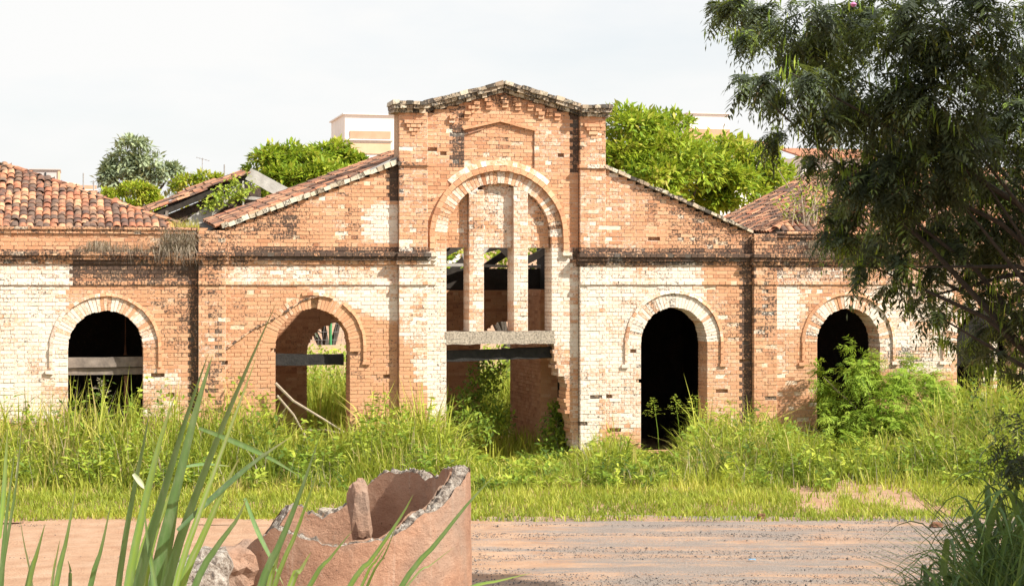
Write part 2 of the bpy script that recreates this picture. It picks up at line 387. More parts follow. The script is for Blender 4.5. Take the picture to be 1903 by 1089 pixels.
C = np.zeros((k, 6, 4)); C[..., 2] = rng.uniform(0, 1, k)[:, None]
M['gravel'] = simple('gravel_stone', [(0.0, (0.07, 0.066, 0.064)), (0.6, (0.17, 0.15, 0.14)), (1.0, (0.36, 0.31, 0.27))], 20, 0.9, 0.0, True)
gravel = tag(link('gravel', mesh_np('gravel', V, None, Ft, C), M['gravel']), 'grey gravel washed in streaks over the dirt road', 'gravel', kind='stuff')

# ------------------------------------------------------------------ wear on the masonry: lime wash, mould, bare render; painted pilaster shade
def zone(px0, py0, px1, py1, s, soft=0.25):
    x0, _, z1 = at(px0, py0); x1, _, z0 = at(px1, py1)
    return (x0, x1, min(z0, z1), max(z0, z1), s, soft)
WHITE = [zone(*q) for q in [
    (-60, 500, 122, 780, .92), (-60, 490, 130, 526, .82), (120, 545, 215, 580, .55), (200, 560, 300, 590, .35), (262, 690, 335, 775, .66), (90, 700, 130, 770, .8),
    (430, 494, 735, 526, .74), (585, 526, 738, 598, .86), (655, 560, 738, 610, .6), (683, 382, 735, 452, .92, .15), (590, 385, 640, 430, .40), (575, 360, 615, 385, .42),
    (743, 490, 800, 640, .78), (792, 462, 834, 780, .93), (745, 660, 832, 800, .70), (745, 320, 800, 470, .42), (740, 215, 860, 310, .38),
    (860, 235, 995, 310, .25), (995, 225, 1062, 330, .46), (1085, 255, 1122, 310, .5), (870, 345, 1000, 465, .66), (870, 460, 990, 620, .80),
    (1020, 460, 1062, 640, .86), (1030, 620, 1062, 720, .6), (1072, 490, 1300, 526, .95), (1072, 528, 1192, 690, .97), (1072, 690, 1190, 790, .80), (1072, 730, 1110, 850, .97, .12), (1180, 528, 1300, 560, .92), (1290, 540, 1340, 620, .5),
    (1110, 750, 1190, 830, .30), (1075, 320, 1210, 470, .45), (1185, 335, 1245, 380, .42), (1315, 640, 1362, 790, .48),
    (1445, 497, 1610, 528, .62), (1445, 530, 1492, 612, .95, .12), (1440, 600, 1470, 690, .5), (1500, 530, 1640, 560, .5), (1610, 530, 1770, 690, .80), (1640, 480, 1903, 540, .55), (1660, 640, 1760, 690, .7), (1880, 560, 1990, 700, .7),
    (1400, 540, 1440, 640, .34), (366, 560, 420, 700, .36), (1890, 520, 1990, 720, .6)]]
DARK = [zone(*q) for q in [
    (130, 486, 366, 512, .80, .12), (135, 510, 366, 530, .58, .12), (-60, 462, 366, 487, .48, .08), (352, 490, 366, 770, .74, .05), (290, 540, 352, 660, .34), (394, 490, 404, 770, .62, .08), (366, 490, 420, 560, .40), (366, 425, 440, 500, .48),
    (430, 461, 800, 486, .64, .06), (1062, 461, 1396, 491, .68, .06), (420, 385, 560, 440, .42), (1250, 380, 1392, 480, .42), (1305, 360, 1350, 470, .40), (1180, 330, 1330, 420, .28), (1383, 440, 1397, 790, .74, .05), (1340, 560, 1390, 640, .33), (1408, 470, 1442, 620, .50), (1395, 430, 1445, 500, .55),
    (846, 195, 862, 312, .66, .06), (1060, 210, 1078, 322, .72, .05), (900, 165, 960, 195, .5, .1), (726, 300, 745, 375, .80, .06), (727, 200, 742, 320, .45, .06),  # narrow strips left of the tower pilasters paint in their shade
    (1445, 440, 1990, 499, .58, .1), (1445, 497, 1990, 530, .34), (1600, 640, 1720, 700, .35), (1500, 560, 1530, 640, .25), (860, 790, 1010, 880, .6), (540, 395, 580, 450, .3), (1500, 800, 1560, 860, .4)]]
# bare render left under the vanished lean-to roof around the second arch
SCAR = [at(393, 662), at(590, 547), at(735, 606)]
def bare(x, z):
    if not 3.0 < x < 7.75: return 0.0
    (x0, _, z0), (x1, _, z1), (x2, _, z2) = SCAR
    lim = z0 + (x - x0) / (x1 - x0) * (z1 - z0) if x < x1 else z1 + (x - x1) / (x2 - x1) * (z2 - z1)
    lim = max(lim, 1.2 + 1.5 * noise.noise(Vector((x * 1.1, 3.3, 0)))) if x > x2 else lim
    if x > 7.05: lim -= (x - 7.05) * 1.9
    return sstep(0.08, -0.08, z - lim) * (sstep(3.05, 3.5, x))
def sstep_(a, b, x): return sstep(a, b, x)
def wear(x, z, r=None):
    dx = 0.16 * noise.noise(Vector((x * 1.7, z * 1.7, 1.0))) + 0.10 * noise.noise(Vector((x * 4.5, z * 4.5, 4.0)))
    dz = 0.16 * noise.noise(Vector((x * 1.7, z * 1.7, 9.0))) + 0.10 * noise.noise(Vector((x * 4.5, z * 4.5, 7.0)))
    def ev(zs, base, kx):
        m = base
        for x0, x1, z0, z1, s, f in zs:
            xx, zz = x + dx * kx * f / 0.25, z + dz * kx * f / 0.25
            if xx < x0 - f or xx > x1 + f or zz < z0 - f or zz > z1 + f: continue
            k = (sstep(x0 - f, x0 + f * 0.4, xx) * (1 - sstep(x1 - f * 0.4, x1 + f, xx)) * sstep(z0 - f, z0 + f * 0.4, zz) * (1 - sstep(z1 - f * 0.4, z1 + f, zz)))
            m = max(m, s * k)
        return m
    g = bare(x, z)
    w = ev(WHITE, 0.17 + 0.16 * noise.noise(Vector((x * 2.2, z * 2.2, 2))), 1.0) * (1 - g) + 0.06 * g
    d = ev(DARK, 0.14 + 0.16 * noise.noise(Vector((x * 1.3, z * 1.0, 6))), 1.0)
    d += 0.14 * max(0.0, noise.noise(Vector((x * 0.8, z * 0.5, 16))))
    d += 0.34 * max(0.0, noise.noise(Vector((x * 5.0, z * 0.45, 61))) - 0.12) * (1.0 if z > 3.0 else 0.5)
    w *= 0.78 + 0.30 * noise.noise(Vector((x * 1.2, z * 1.6, 31))) + 0.22 * noise.noise(Vector((x * 3.1, z * 3.1, 22)))
    return w, min(1.0, d), g

# ------------------------------------------------------------------ bricks
CH = 0.0857
class Wall:
    """bricks of one wall front, laid course by course in header and stretcher rows"""
    def __init__(self): self.bricks = []; self.mortar = MB()
    def course(self, i, z, x0, x1, yf, L=None, ch=CH, deepL=False, deepR=False, mort=True, dk=0.0, wk=None, holes=(), depth=0.13):
        st = (i % 2 == 0)
        Ln = L or (0.286 if st else 0.143)
        off = 0.0 if st else 0.0715
        k0 = math.floor((x0 - off) / Ln) - 1
        g = [off + (k0 + q) * Ln for q in range(int((x1 - x0) / Ln) + 4)]
        cuts = [x0] + [q for q in g if x0 + 0.055 < q < x1 - 0.055] + [x1]
        for a, b in zip(cuts[:-1], cuts[1:]):
            xm, zm = (a + b) / 2, z + ch / 2
            if any(hx0 - 0.03 < xm < hx1 + 0.03 and hz0 < zm < hz1 for hx0, hx1, hz0, hz1 in holes): continue
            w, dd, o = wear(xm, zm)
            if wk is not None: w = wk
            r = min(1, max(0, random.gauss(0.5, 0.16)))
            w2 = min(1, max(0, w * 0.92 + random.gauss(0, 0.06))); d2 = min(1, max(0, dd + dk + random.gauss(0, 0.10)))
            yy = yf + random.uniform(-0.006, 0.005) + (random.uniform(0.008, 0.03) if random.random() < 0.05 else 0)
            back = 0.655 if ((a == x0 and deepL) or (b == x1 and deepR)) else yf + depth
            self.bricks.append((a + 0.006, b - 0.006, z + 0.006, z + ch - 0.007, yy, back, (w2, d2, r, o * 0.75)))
            if mort:
                wm = min(1, w * 1.12 + 0.24)
                self.mortar.add([(a, yf + 0.011, z), (b, yf + 0.011, z), (b, yf + 0.011, z + ch), (a, yf + 0.011, z + ch)], [(0, 1, 2, 3)], (wm, min(1, dd * 1.18 + dk + 0.03), random.random(), o))
    def brick_hexa(self, b):
        x0, x1, z0, z1, yf, yb, c = b
        j = lambda s=0.004: random.uniform(-s, s)
        return [(x0 + j(), yf + j(0.003), z0 + j()), (x1 + j(), yf + j(0.003), z0 + j()), (x1 + j(), yf + j(0.003), z1 + j()), (x0 + j(), yf + j(0.003), z1 + j()), (x0, yb, z0), (x1, yb, z0), (x1, yb, z1), (x0, yb, z1)]
    def finish(self, parent, pick):
        """the 300 bricks chosen by pick become objects of their own, the rest one mass"""
        order = sorted(range(len(self.bricks)), key=lambda i: pick(self.bricks[i]))
        single = set(order[:300]); rest = MB()
        for i, b in enumerate(self.bricks):
            P = self.brick_hexa(b)
            if i in single:
                m = MB(); m.hexa(P, b[6]); m.build('brick', M['brick'], parent, ((b[0] + b[1]) / 2, b[4], (b[2] + b[3]) / 2))
            else: rest.hexa(P, b[6])
        tag(rest.build('brickwork', M['brick'], parent), kind='stuff')
        self.mortar.build('mortar_joints', M['mortar'], parent)

def arch_block(cx, cz, r, zb, z):
    """x interval an arched opening takes at height z"""
    if z < zb or z > cz + r: return None
    if z <= cz: return (cx - r, cx + r)
    w = math.sqrt(max(0.0, r * r - (z - cz) ** 2)); return (cx - w, cx + w)
def subtract(iv, cutx):
    """intervals (a, b, deepL, deepR) minus a cut; the new ends are jambs"""
    a2, b2, deep = cutx; out = []
    for a, b, dl, dr in iv:
        if b2 <= a or a2 >= b: out.append((a, b, dl, dr)); continue
        if a2 - a > 0.04: out.append((a, a2, dl, deep))
        if b - b2 > 0.04: out.append((b2, b, deep, dr))
    return out
def arch_poly(cx, cz, r, zb, n=24, g=0.02):
    r += g
    return [(cx - r, zb)] + [(cx - r * math.cos(math.pi * k / n), cz + r * math.sin(math.pi * k / n)) for k in range(n + 1)] + [(cx + r, zb)]
def core_mesh(name, outline, holes, y0, y1, mat, parent, c=(0.2, 0.3, 0.3, 0)):
    """solid wall with openings: outline and holes are (x, z) loops"""
    bm = bmesh.new(); edges = []
    for loop in [outline] + holes:
        vs = [bm.verts.new((x, y0, z)) for x, z in loop]
        for i in range(len(vs)): edges.append(bm.edges.new((vs[i], vs[(i + 1) % len(vs)])))
    res = bmesh.ops.triangle_fill(bm, use_beauty=True, use_dissolve=False, edges=edges, normal=(0, -1, 0))
    faces = [f for f in res['geom'] if isinstance(f, bmesh.types.BMFace)]
    ex = bmesh.ops.extrude_face_region(bm, geom=faces, use_keep_orig=True)
    for v in ex['geom']:
        if isinstance(v, bmesh.types.BMVert): v.co.y = y1
    bmesh.ops.recalc_face_normals(bm, faces=bm.faces)
    base = WL[parent.name]
    for v in bm.verts: v.co -= base
    me = bpy.data.meshes.new(name); bm.to_mesh(me); bm.free()
    a = me.attributes.new('col', 'FLOAT_COLOR', 'POINT')
    a.data.foreach_set('color', np.tile(np.array(c, np.float32), len(me.vertices)))
    return link(name, me, mat, parent)
def voussoirs(parent, cx, cz, r0, r1, n, yf, yb, skip=(), wk=None, a0=0.0, a1=math.pi):
    ring = link('arch_ring', None, None, parent, (cx, yf, cz)); 
    mort = MB()
    for k in range(n):
        if k in skip: continue
        t0 = a0 + (a1 - a0) * (k + 0.06) / n; t1 = a0 + (a1 - a0) * (k + 0.94) / n
        tm = (t0 + t1) / 2; rm = (r0 + r1) / 2
        x, z = cx - rm * math.cos(tm), cz + rm * math.sin(tm)
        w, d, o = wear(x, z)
        if wk is not None: w = max(w, wk)
        yy = yf + random.uniform(-0.008, 0.006)
        j = lambda: random.uniform(-0.005, 0.005)
        def pt(r, t, y): return (cx - r * math.cos(t) + j(), y, cz + r * math.sin(t) + j())
        ra = r0 + random.uniform(-0.012, 0.012); rb = r1 + random.uniform(-0.015, 0.01)
        m = MB()
        m.hexa([pt(ra, t0, yy), pt(ra, t1, yy), pt(rb, t1, yy), pt(rb, t0, yy), pt(ra, t0, yb), pt(ra, t1, yb), pt(rb, t1, yb), pt(rb, t0, yb)],
               (min(1, max(0, w + random.gauss(0, 0.18))), min(1, d + max(0, random.gauss(0, 0.1))), min(1, max(0, random.gauss(0.55, 0.2))), o * 0.6))
        m.build('arch_brick', M['brick'], ring, (x, yf, z))
    nn = 40
    for k in range(nn):
        t0, t1 = a0 + (a1 - a0) * k / nn, a0 + (a1 - a0) * (k + 1) / nn
        tm = (t0 + t1) / 2
        if skip and any(abs(tm - (a0 + (a1 - a0) * (q + 0.5) / n)) < (a1 - a0) / n for q in skip): continue
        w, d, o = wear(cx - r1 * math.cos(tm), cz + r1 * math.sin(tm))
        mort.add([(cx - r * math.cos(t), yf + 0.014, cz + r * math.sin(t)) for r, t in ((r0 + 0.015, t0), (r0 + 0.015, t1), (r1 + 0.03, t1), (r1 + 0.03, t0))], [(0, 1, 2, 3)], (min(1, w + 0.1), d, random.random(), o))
        mort.add([(cx - (r0 + 0.012) * math.cos(t), y, cz + (r0 + 0.012) * math.sin(t)) for t, y in ((t0, yf + 0.014), (t1, yf + 0.014), (t1, yb), (t0, yb))], [(3, 2, 1, 0)], (0.2, d, random.random(), o))
    mort.build('mortar_joints', M['mortar'], ring)
    return ring
def hood(parent, cx, cz, r0, r1, zb, yf, drop=(), broken=None, wk=None):
    """projecting drip moulding round an arch, with short straight legs and turned-out ends"""
    m = MB(); n = 30
    for k in range(n):
        if broken and broken(k / n): continue
        t0, t1 = math.pi * (k + 0.02) / n, math.pi * (k + 0.98) / n
        w, d, o = wear(cx - r1 * math.cos(t0), cz + r1 * math.sin(t0))
        d = d * 0.6 + 0.12 * max(0, math.sin(t0))
        q = random.uniform(-0.008, 0.008)
        P = lambda r, t, y: (cx - (r + q) * math.cos(t), y, cz + (r + q) * math.sin(t))
        m.hexa([P(r0, t0, yf), P(r0, t1, yf), P(r1, t1, yf + 0.02), P(r1, t0, yf + 0.02), P(r0, t0, 0.05), P(r0, t1, 0.05), P(r1, t1, 0.05), P(r1, t0, 0.05)], (min(1, max(0, w * 0.7 + random.gauss(0, .15))), min(1, d), random.gauss(0.5, 0.15), o))
    if zb is not None:
        for s in (-1, 1):
            if s in drop: continue
            z = cz
            while z > zb + 0.05:
                w, d, o = wear(cx + s * r1, z)
                xa, xb = sorted((cx + s * r0, cx + s * r1))
                m.box(xa, xb, yf, 0.05, max(zb, z - 0.14) + 0.004, z - 0.004, (w * 0.7, d * 0.6, random.gauss(0.5, 0.15), o), 0.004); z -= 0.145
            xa, xb = sorted((cx + s * (r0 - 0.02), cx + s * (r1 + 0.08)))
            m.box(xa, xb, yf - 0.01, 0.05, zb - 0.07, zb + 0.004, (w, d * .6, 0.5, 0), 0.006)
    return m.build('hood_mould', M['brick'], parent)

# holes where bricks have fallen out (x0, x1, z0, z1)
def hole(px, py, w=0.2, h=0.08):
    x, _, z = at(px, py); return (x - w / 2, x + w / 2, z - h / 2, z + h / 2)
HOLES = [hole(*q) for q in [(570, 437, .26), (641, 423, .14), (1220, 443, .2), (1286, 463, .14), (797, 280, .14), (829, 286, .1), (1039, 290, .1), (1175, 650, .1), (1108, 738, .2), (1135, 737, .1), (1378, 674, .22), (1344, 725, .12), (1428, 741, .12), (1834, 668, .1), (318, 736, .1), (660, 655, .14), (502, 653, .1), (667, 603, .14), (723, 699, .1), (1142, 801, .14), (700, 778, .4, .1), (1712, 668, .2, .14), (1441, 695, .16), (417, 672, .1), (299, 697, .12), (1192, 707, .14), (1075, 783, .1)]]
def corbels(W, z, x0, x1, yb, dkk=0.0, front=0.0):
    """two-step cornice of projecting brick courses with a mossy top course"""
    W.course(1, z, x0, x1, front - 0.045, mort=True, dk=dkk * 0.3, depth=0.2)
    W.course(0, z + CH, x0, x1, front - 0.10, mort=True, dk=dkk, depth=0.26)
    W.course(1, z + 2 * CH, x0, x1, front - 0.155, mort=True, dk=dkk * 1.2, depth=0.3)

# ================================================================== the central hall
hall = thing('warehouse_hall', (9.4, 0.3, 0), 'ruined brick warehouse hall with tall central gable and three-light arched window', 'warehouse', 'row of derelict brick warehouses')
HX0, HX1 = 2.70, 16.03
GL0, GL1, GR0, GR1 = (3.28, 5.27), (7.10, 6.71), (11.88, 6.71), (15.42, 5.24)
A2 = (5.22, 2.70, 0.82); A3 = (13.57, 2.73, 0.80); AC = (9.43, 5.13, 1.20)
DOOR = [(10.71, 2.71), (10.72, 2.45), (10.78, 2.2), (10.80, 2.05), (10.93, 1.95), (10.98, 1.75), (10.99, 1.2), (11.08, 0.9), (11.16, 0.5), (11.25, 0.1), (11.25, -0.4)]
def door_right(z):
    for (xa, za), (xb, zb) in zip(DOOR[:-1], DOOR[1:]):
        if zb <= z <= za: return xa + (xb - xa) * (za - z) / (za - zb)
    return DOOR[0][0]
def hall_outline_iv(z):
    """extent of the main wall face at height z"""
    if z < 5.24: a, b = 3.30, 15.46
    elif z < 6.71:
        a = GL0[0] + (z - GL0[1]) / (GL1[1] - GL0[1]) * (GL1[0] - GL0[0]); b = GR1[0] - (z - GR1[1]) / (GR0[1] - GR1[1]) * (GR1[0] - GR0[0])
        a += 0.02; b -= 0.02
    elif z < 7.86: a, b = 7.14, 11.86
    else:
        k = (z - 7.86) / (8.40 - 7.86); a, b = 7.72 + k * (9.5 - 7.72), 11.28 - k * (11.28 - 9.5)
        if b - a < 0.1: return []
    return [(a, b, False, False)]
wall = core_mesh('wall', [(HX0 + .01, -.6), (HX1 - .01, -.6), (HX1 - .01, 5.2), (15.42, 5.2), (11.86, 6.68), (11.86, 7.9), (11.3, 7.95), (9.5, 8.42), (7.7, 7.95), (7.14, 7.9), (7.14, 6.68), (3.3, 5.2), (HX0 + .01, 5.2)],
    [arch_poly(A2[0], A2[1], A2[2], -.5), arch_poly(A3[0], A3[1], A3[2], 0.12),
     [(8.21, -.5)] + [(8.21, 2.98)] + [(8.19, 3.0), (8.19, 5.13)] + [(9.43 - 1.22 * math.cos(math.pi * k / 24), 5.13 + 1.22 * math.sin(math.pi * k / 24)) for k in range(1, 24)] + [(10.67, 5.13), (10.67, 3.0), (10.74, 2.98)] + [(x + 0.03, z) for x, z in DOOR]],
    0.12, 0.64, M['mortar'], hall)
W = Wall()
nC = int(8.45 / CH) + 8
cornice_z0 = 52 * CH + 0.04
for i in range(-6, nC - 6):
    z = i * CH; zm = z + CH / 2
    iv = hall_outline_iv(zm)
    for cut in (arch_block(A2[0], A2[1], A2[2] if zm < A2[1] else A2[2] + 0.28, -.6, zm), arch_block(A3[0], A3[1], A3[2] if zm < A3[1] else A3[2] + 0.32, 0.2, zm)):
        if cut: iv = subtract(iv, (cut[0], cut[1], True))
    if 3.0 < zm < 5.13: iv = subtract(iv, (8.22, 10.65, True))
    elif zm >= 5.13:
        c_ = arch_block(AC[0], AC[1], 1.47, 3, zm)
        if c_: iv = subtract(iv, (c_[0], c_[1], False))
    if zm < 3.0: iv = subtract(iv, (8.22, door_right(zm) + (0.05 * random.uniform(-1, 1) if zm < 2.6 else 0), True))
    # pilasters stand proud and are laid on their own
    if zm < 7.86:
        iv = subtract(iv, (7.12, 7.76, False)); iv = subtract(iv, (11.28, 11.88, False))
    inset = 0.0
    for a, b, dl, dr in iv:
        # raised frame leaves the gable panel set back
        if 6.66 < zm < 7.53 and a < 8.7 and b > 10.2:
            W.course(i, z, a, 8.63, 0.0, holes=HOLES); W.course(i, z, 8.63, 10.25, 0.045, holes=HOLES, depth=.1); W.course(i, z, 10.25, b, 0.0, holes=HOLES)
        elif 7.53 <= zm < 7.72 and a < 8.7 and b > 10.2:
            k = (zm - 7.53) / 0.2; p0, p1 = 8.63 + k * 0.81, 10.25 - k * 0.81
            W.course(i, z, a, p0, 0.0); W.course(i, z, p0, p1, 0.045, depth=.1); W.course(i, z, p1, b, 0.0)
        else:
            W.course(i, z, a, b, 0.0, deepL=dl, deepR=dr, holes=HOLES)
    # corner pilasters of the hall and of the tower
    for x0, x1, top, pr in ((2.72, 3.30, 5.25, -0.16), (15.46, 16.03, 5.22, -0.16), (7.12, 7.76, 7.86, -0.17), (11.28, 11.88, 7.86, -0.17)):
        if zm < top: W.course(i, z, x0, x1, pr, holes=HOLES, depth=0.16)
# tympanum set back between the piers, piers flush with the arch ring
for i in range(35, 76):
    z = i * CH; zm = z + CH / 2
    for x0, x1 in ((8.74, 9.08), (9.77, 10.10)):
        top = 5.13 + math.sqrt(1.2 ** 2 - (max(abs(x0 - 9.43), abs(x1 - 9.43))) ** 2)
        if 3.01 < zm < top + 0.1: W.course(i, z, x0, x1, 0.0, deepL=True, deepR=True, L=0.17 if i % 2 else 0.34)
    if zm > 4.89:
        for x0, x1 in ((8.22, 8.74), (9.08, 9.77), (10.10, 10.65)):
            c_ = arch_block(AC[0], AC[1], 1.2, 3, zm)
            if not c_: continue
            a, b = max(x0, c_[0]), min(x1, c_[1])
            if b - a > 0.06: W.course(i, z, a, b, 0.17, depth=.13)
# string course, cornice and pilaster ledges
for x0, x1, f in ((3.31, 7.115, 0), (11.89, 15.45, 0), (7.11, 7.77, -.17), (11.27, 11.89, -.17), (2.71, 3.31, -.16), (15.45, 16.04, -.16), (7.77, 7.99, 0)):
    W.course(1, 4.045, x0, x1, f - 0.04, depth=0.2)
    corbels(W, 4.50, x0 - (0.05 if f else 0), x1 + (0.05 if f else 0), 0, 0.12, f)
for x0, x1 in ((7.09, 7.79), (11.25, 11.91)):
    W.course(0, 6.69, x0, x1, -0.22, depth=0.25, dk=0.2)
# corbelled ornament under the gable: staggered projecting headers
for k, (px, py) in enumerate([(868, 214), (885, 196), (905, 190), (908, 198), (935, 186), (938, 194), (958, 191), (962, 199), (985, 200), (1000, 208), (1020, 210), (875, 204), (1005, 215), (840, 222), (1035, 218)]):
    x, _, z = at(px, py); W.course(1, z, x - 0.075, x + 0.075, -0.09, L=0.3, mort=False, depth=0.2); W.course(1, z - CH, x - 0.075, x + 0.075, -0.05, L=0.3, mort=False, depth=0.2)
for xc in (7.44, 11.58):
    for r_ in range(4):
        hw = 0.22 - 0.055 * r_
        W.course(r_, 7.62 - r_ * CH, xc - hw, xc + hw, -0.17 - 0.075 + 0.017 * r_, mort=False, depth=0.2)
# solid hearts of the pilasters
for x0, x1, top, pr in ((2.72, 3.30, 5.25, -0.16), (15.46, 16.03, 5.22, -0.16), (7.12, 7.76, 7.86, -0.17), (11.28, 11.88, 7.86, -0.17)):
    pc = MB(); dd = 0.72 if x0 > 11 or x0 < 3 else 0.5
    for s in range(int(top / 0.3)): pc.box(x0 + 0.012, x1 - 0.012, pr + 0.02, 0.119, s * 0.3, s * 0.3 + 0.3, (0.15, dd if x0 != 7.12 or s > 17 else 0.35, 0.4, 0.2))
    pc.build('pilaster', M['mortar'], hall)
# jamb core of the two window piers and the set-back tympanum backing
pj = MB()
for x0, x1 in ((8.74, 9.08), (9.77, 10.10)): pj.box(x0 + 0.012, x1 - 0.012, 0.013, 0.64, 3.0, 6.18, (0.5, 0.1, 0.5, 0))
for x0, x1, top in ((8.21, 8.75, 5.9), (9.07, 9.78, 6.3), (10.09, 10.66, 5.9)): pj.box(x0, x1, 0.31, 0.62, 4.89, top if x0 == 9.07 else 5.75, (0.4, 0.1, 0.5, 0))
pj.build('window_pier_core', M['mortar'], wall)
W.finish(wall, lambda b: (abs((b[0] + b[1]) / 2 - 9.45) / 2.6 + abs(b[2] - 6.9) / 1.3 + (0 if b[1] - b[0] > 0.2 else 1.2)))
voussoirs(hall, A2[0], A2[1], A2[2], A2[2] + 0.29, 39, 0.0, 0.65, skip=(19, 20))
voussoirs(hall, A3[0], A3[1], A3[2], A3[2] + 0.31, 39, 0.0, 0.65, skip=(), wk=0.75)
voussoirs(hall, AC[0], AC[1], AC[2], AC[2] + 0.28, 47, 0.0, 0.64, wk=0.45)
hood(hall, A2[0], A2[1], A2[2] + 0.30, A2[2] + 0.37, None, -0.05, broken=lambda t: t < 0.42 or t > 0.62)
hood(hall, A2[0], A2[1], A2[2] + 0.30, A2[2] + 0.37, 2.35, -0.05, drop=(-1,), broken=lambda t: t < 0.68)
hood(hall, A3[0], A3[1], A3[2] + 0.32, A3[2] + 0.39, 2.22, -0.05)
hood(hall, AC[0], AC[1], AC[2] + 0.285, AC[2] + 0.40, 4.78, -0.09)
hm = MB()
for k in range(24):
    t0, t1 = math.pi * (0.26 + 0.48 * k / 24), math.pi * (0.26 + 0.48 * (k + 1) / 24)
    P = lambda r, t, y: (9.43 - r * math.cos(t), y, 5.13 + r * math.sin(t))
    hm.hexa([P(1.605, t0, -.05), P(1.605, t1, -.05), P(1.73, t1, 0.0), P(1.73, t0, 0.0), P(1.605, t0, .05), P(1.605, t1, .05), P(1.73, t1, .05), P(1.73, t0, .05)], (0.52 + random.gauss(0, .15), 0.2, 0.5, 0))
hm.build('arch_weathering', M['brick'], hall)

# mossy coping stones of the tower and of the side slopes
def coping(parent, a, b, w0, w1, h, n, over, mat='stone', dk=0.5, wh=0.3):
    a, b = Vector((a[0], 0, a[1])), Vector((b[0], 0, b[1])); d = b - a; nrm = Vector((-d.z, 0, d.x)).normalized()
    if nrm.z < 0: nrm = -nrm
    for k in range(n):
        p, q = a + d * ((k + 0.03) / n), a + d * ((k + 0.97) / n)
        hh = h * random.uniform(0.82, 1.12); yo = -over + random.uniform(-0.03, 0.03); lo = random.uniform(-0.008, 0.008)
        m = MB(); o = nrm * lo; c = (min(1, max(0, random.gauss(wh, 0.15))), min(1, max(0, random.gauss(dk, 0.2))), random.uniform(0.2, 1), 0)
        T = nrm * hh
        j = lambda: Vector((random.uniform(-.008, .008), random.uniform(-.012, .012), random.uniform(-.008, .008)))
        P = [p + o, q + o, q + o + T, p + o + T]
        m.hexa([Vector((v.x, w0 + yo, v.z)) + j() for v in P] + [Vector((v.x, w1, v.z)) + j() for v in P], c)
        m.build('coping_brick', M[mat], parent, tuple((p + q) / 2 + Vector((0, w0, 0))))
cop = link('coping', None, None, hall, (9.5, 0, 7.9))
for lay, (over, h, z) in enumerate(((0.10, 0.085, 0.0), (0.20, 0.085, 0.088), (0.25, 0.085, 0.176))):
    n_ = (15, 12, 9)[lay]
    coping(cop, (6.99 - .02 * lay, 7.86 + z), (7.70, 7.86 + z), 0, 0.5, h, 5, over + .14)
    coping(cop, (7.70, 7.88 + z), (9.50, 8.37 + z), 0, 0.5, h, n_, over)
    coping(cop, (9.50, 8.37 + z), (11.28, 7.90 + z), 0, 0.5, h, n_, over)
    coping(cop, (11.28, 7.86 + z), (11.97 + .02 * lay, 7.86 + z), 0, 0.5, h, 5, over + .14)
coping(cop, (3.24, 5.265), (7.11, 6.725), 0, 0.6, 0.10, 26, 0.09, dk=0.28, wh=0.55)
coping(cop, (11.89, 6.715), (15.46, 5.245), 0, 0.6, 0.075, 24, 0.10, dk=0.62)
# scar of the vanished lean-to roof
for (a, b) in ((at(408, 656), at(470, 612)), (at(474, 610), at(512, 590)), (at(520, 585), at(560, 560)), (at(562, 558), at(590, 549))):
    sc_ = MB(); a, b = Vector(a), Vector(b); n_ = int((b - a).length / 0.11)
    for k in range(n_):
        p = a + (b - a) * ((k + .5) / n_)
        sc_.beam(p - (b - a).normalized() * .055 + Vector((0, -0.01, random.uniform(-.015, .015))), p + (b - a).normalized() * .06 + Vector((0, -0.01, random.uniform(-.015, .015))), random.uniform(.04, .10), random.uniform(.025, .05), (0.1, random.choice((0.2, 0.75, 0.5)), random.random(), 0.5), j=0.008)
    sc_.build('roof_scar', M['mortar'], hall)
# concrete lintel, charred beams
lm = MB(); lm.beam((8.19, 0.31, 2.855), (10.74, 0.31, 2.855), 0.62, 0.29, n=14, j=0.012); lm.build('lintel', M['concrete'], hall)['label'] = 'pebbly concrete lintel below the three windows'
cb = MB(); a, b = at(826, 662, 0.35), at(1027, 655, 0.35); cb.beam((a[0], .35, a[2]), (b[0], .35, b[2]), 0.22, 0.25, n=10, j=0.012); cb.build('beam', M['char'], hall)['label'] = 'charred beam across the broken doorway'
cb = MB(); a, b = at(506, 668, 0.5), at(638, 668, 0.5); cb.beam((a[0], .5, a[2]), (b[0], .5, b[2]), 0.2, 0.24, n=8, j=0.014); cb.build('beam', M['char'], hall)['label'] = 'charred beam across the second arch'
sm = MB(); sm.box(12.72, 14.42, -0.06, 0.68, 0.06, 0.20, (0.3, 0.2, 0.5, 0), 0.01); sm.build('door_sill', M['brick'], hall)
for a, b in (((8.60, 7.54), (9.45, 7.74)), ((9.45, 7.74), (10.28, 7.54))):
    m = MB(); m.beam((a[0], -.012, a[1]), (b[0], -.012, b[1]), .05, .045, (0.25, 0.2, 0.4, 0), n=6, j=.004); m.build('panel_moulding', M['brick'], hall)

# ------------------------------------------------------------------ clay tiles
def tile_geo(L=0.37, r0=0.083, r1=0.070, th=0.013, n=6):
    """half-round tapered tile: local x across, y up the slope, z out of the roof"""
    v = []; f = []
    for y, r in ((0.0, r0), (L, r1)):
        for q in (0, th):
            for k in range(n + 1):
                a = math.pi * k / n; v.append((-(r - q) * math.cos(a), y, (r - q) * math.sin(a) * 0.58))
    m = n + 1
    for k in range(n):
        f.append((k, k + 1, 2 * m + k + 1, 2 * m + k)); f.append((m + k + 1, m + k, 3 * m + k, 3 * m + k + 1)); f.append((k + 1, k, m + k, m + k + 1))
    return np.array(v), f
TV, TF = tile_geo()
TILE_ME = []
for k in range(4):
    me = bpy.data.meshes.new('roof_tile'); vv = TV * np.array([random.uniform(.94, 1.06), random.uniform(.97, 1.03), random.uniform(.9, 1.1)])
    me.from_pydata(vv.tolist(), [], TF); me.materials.append(M['tile']); TILE_ME.append(me)
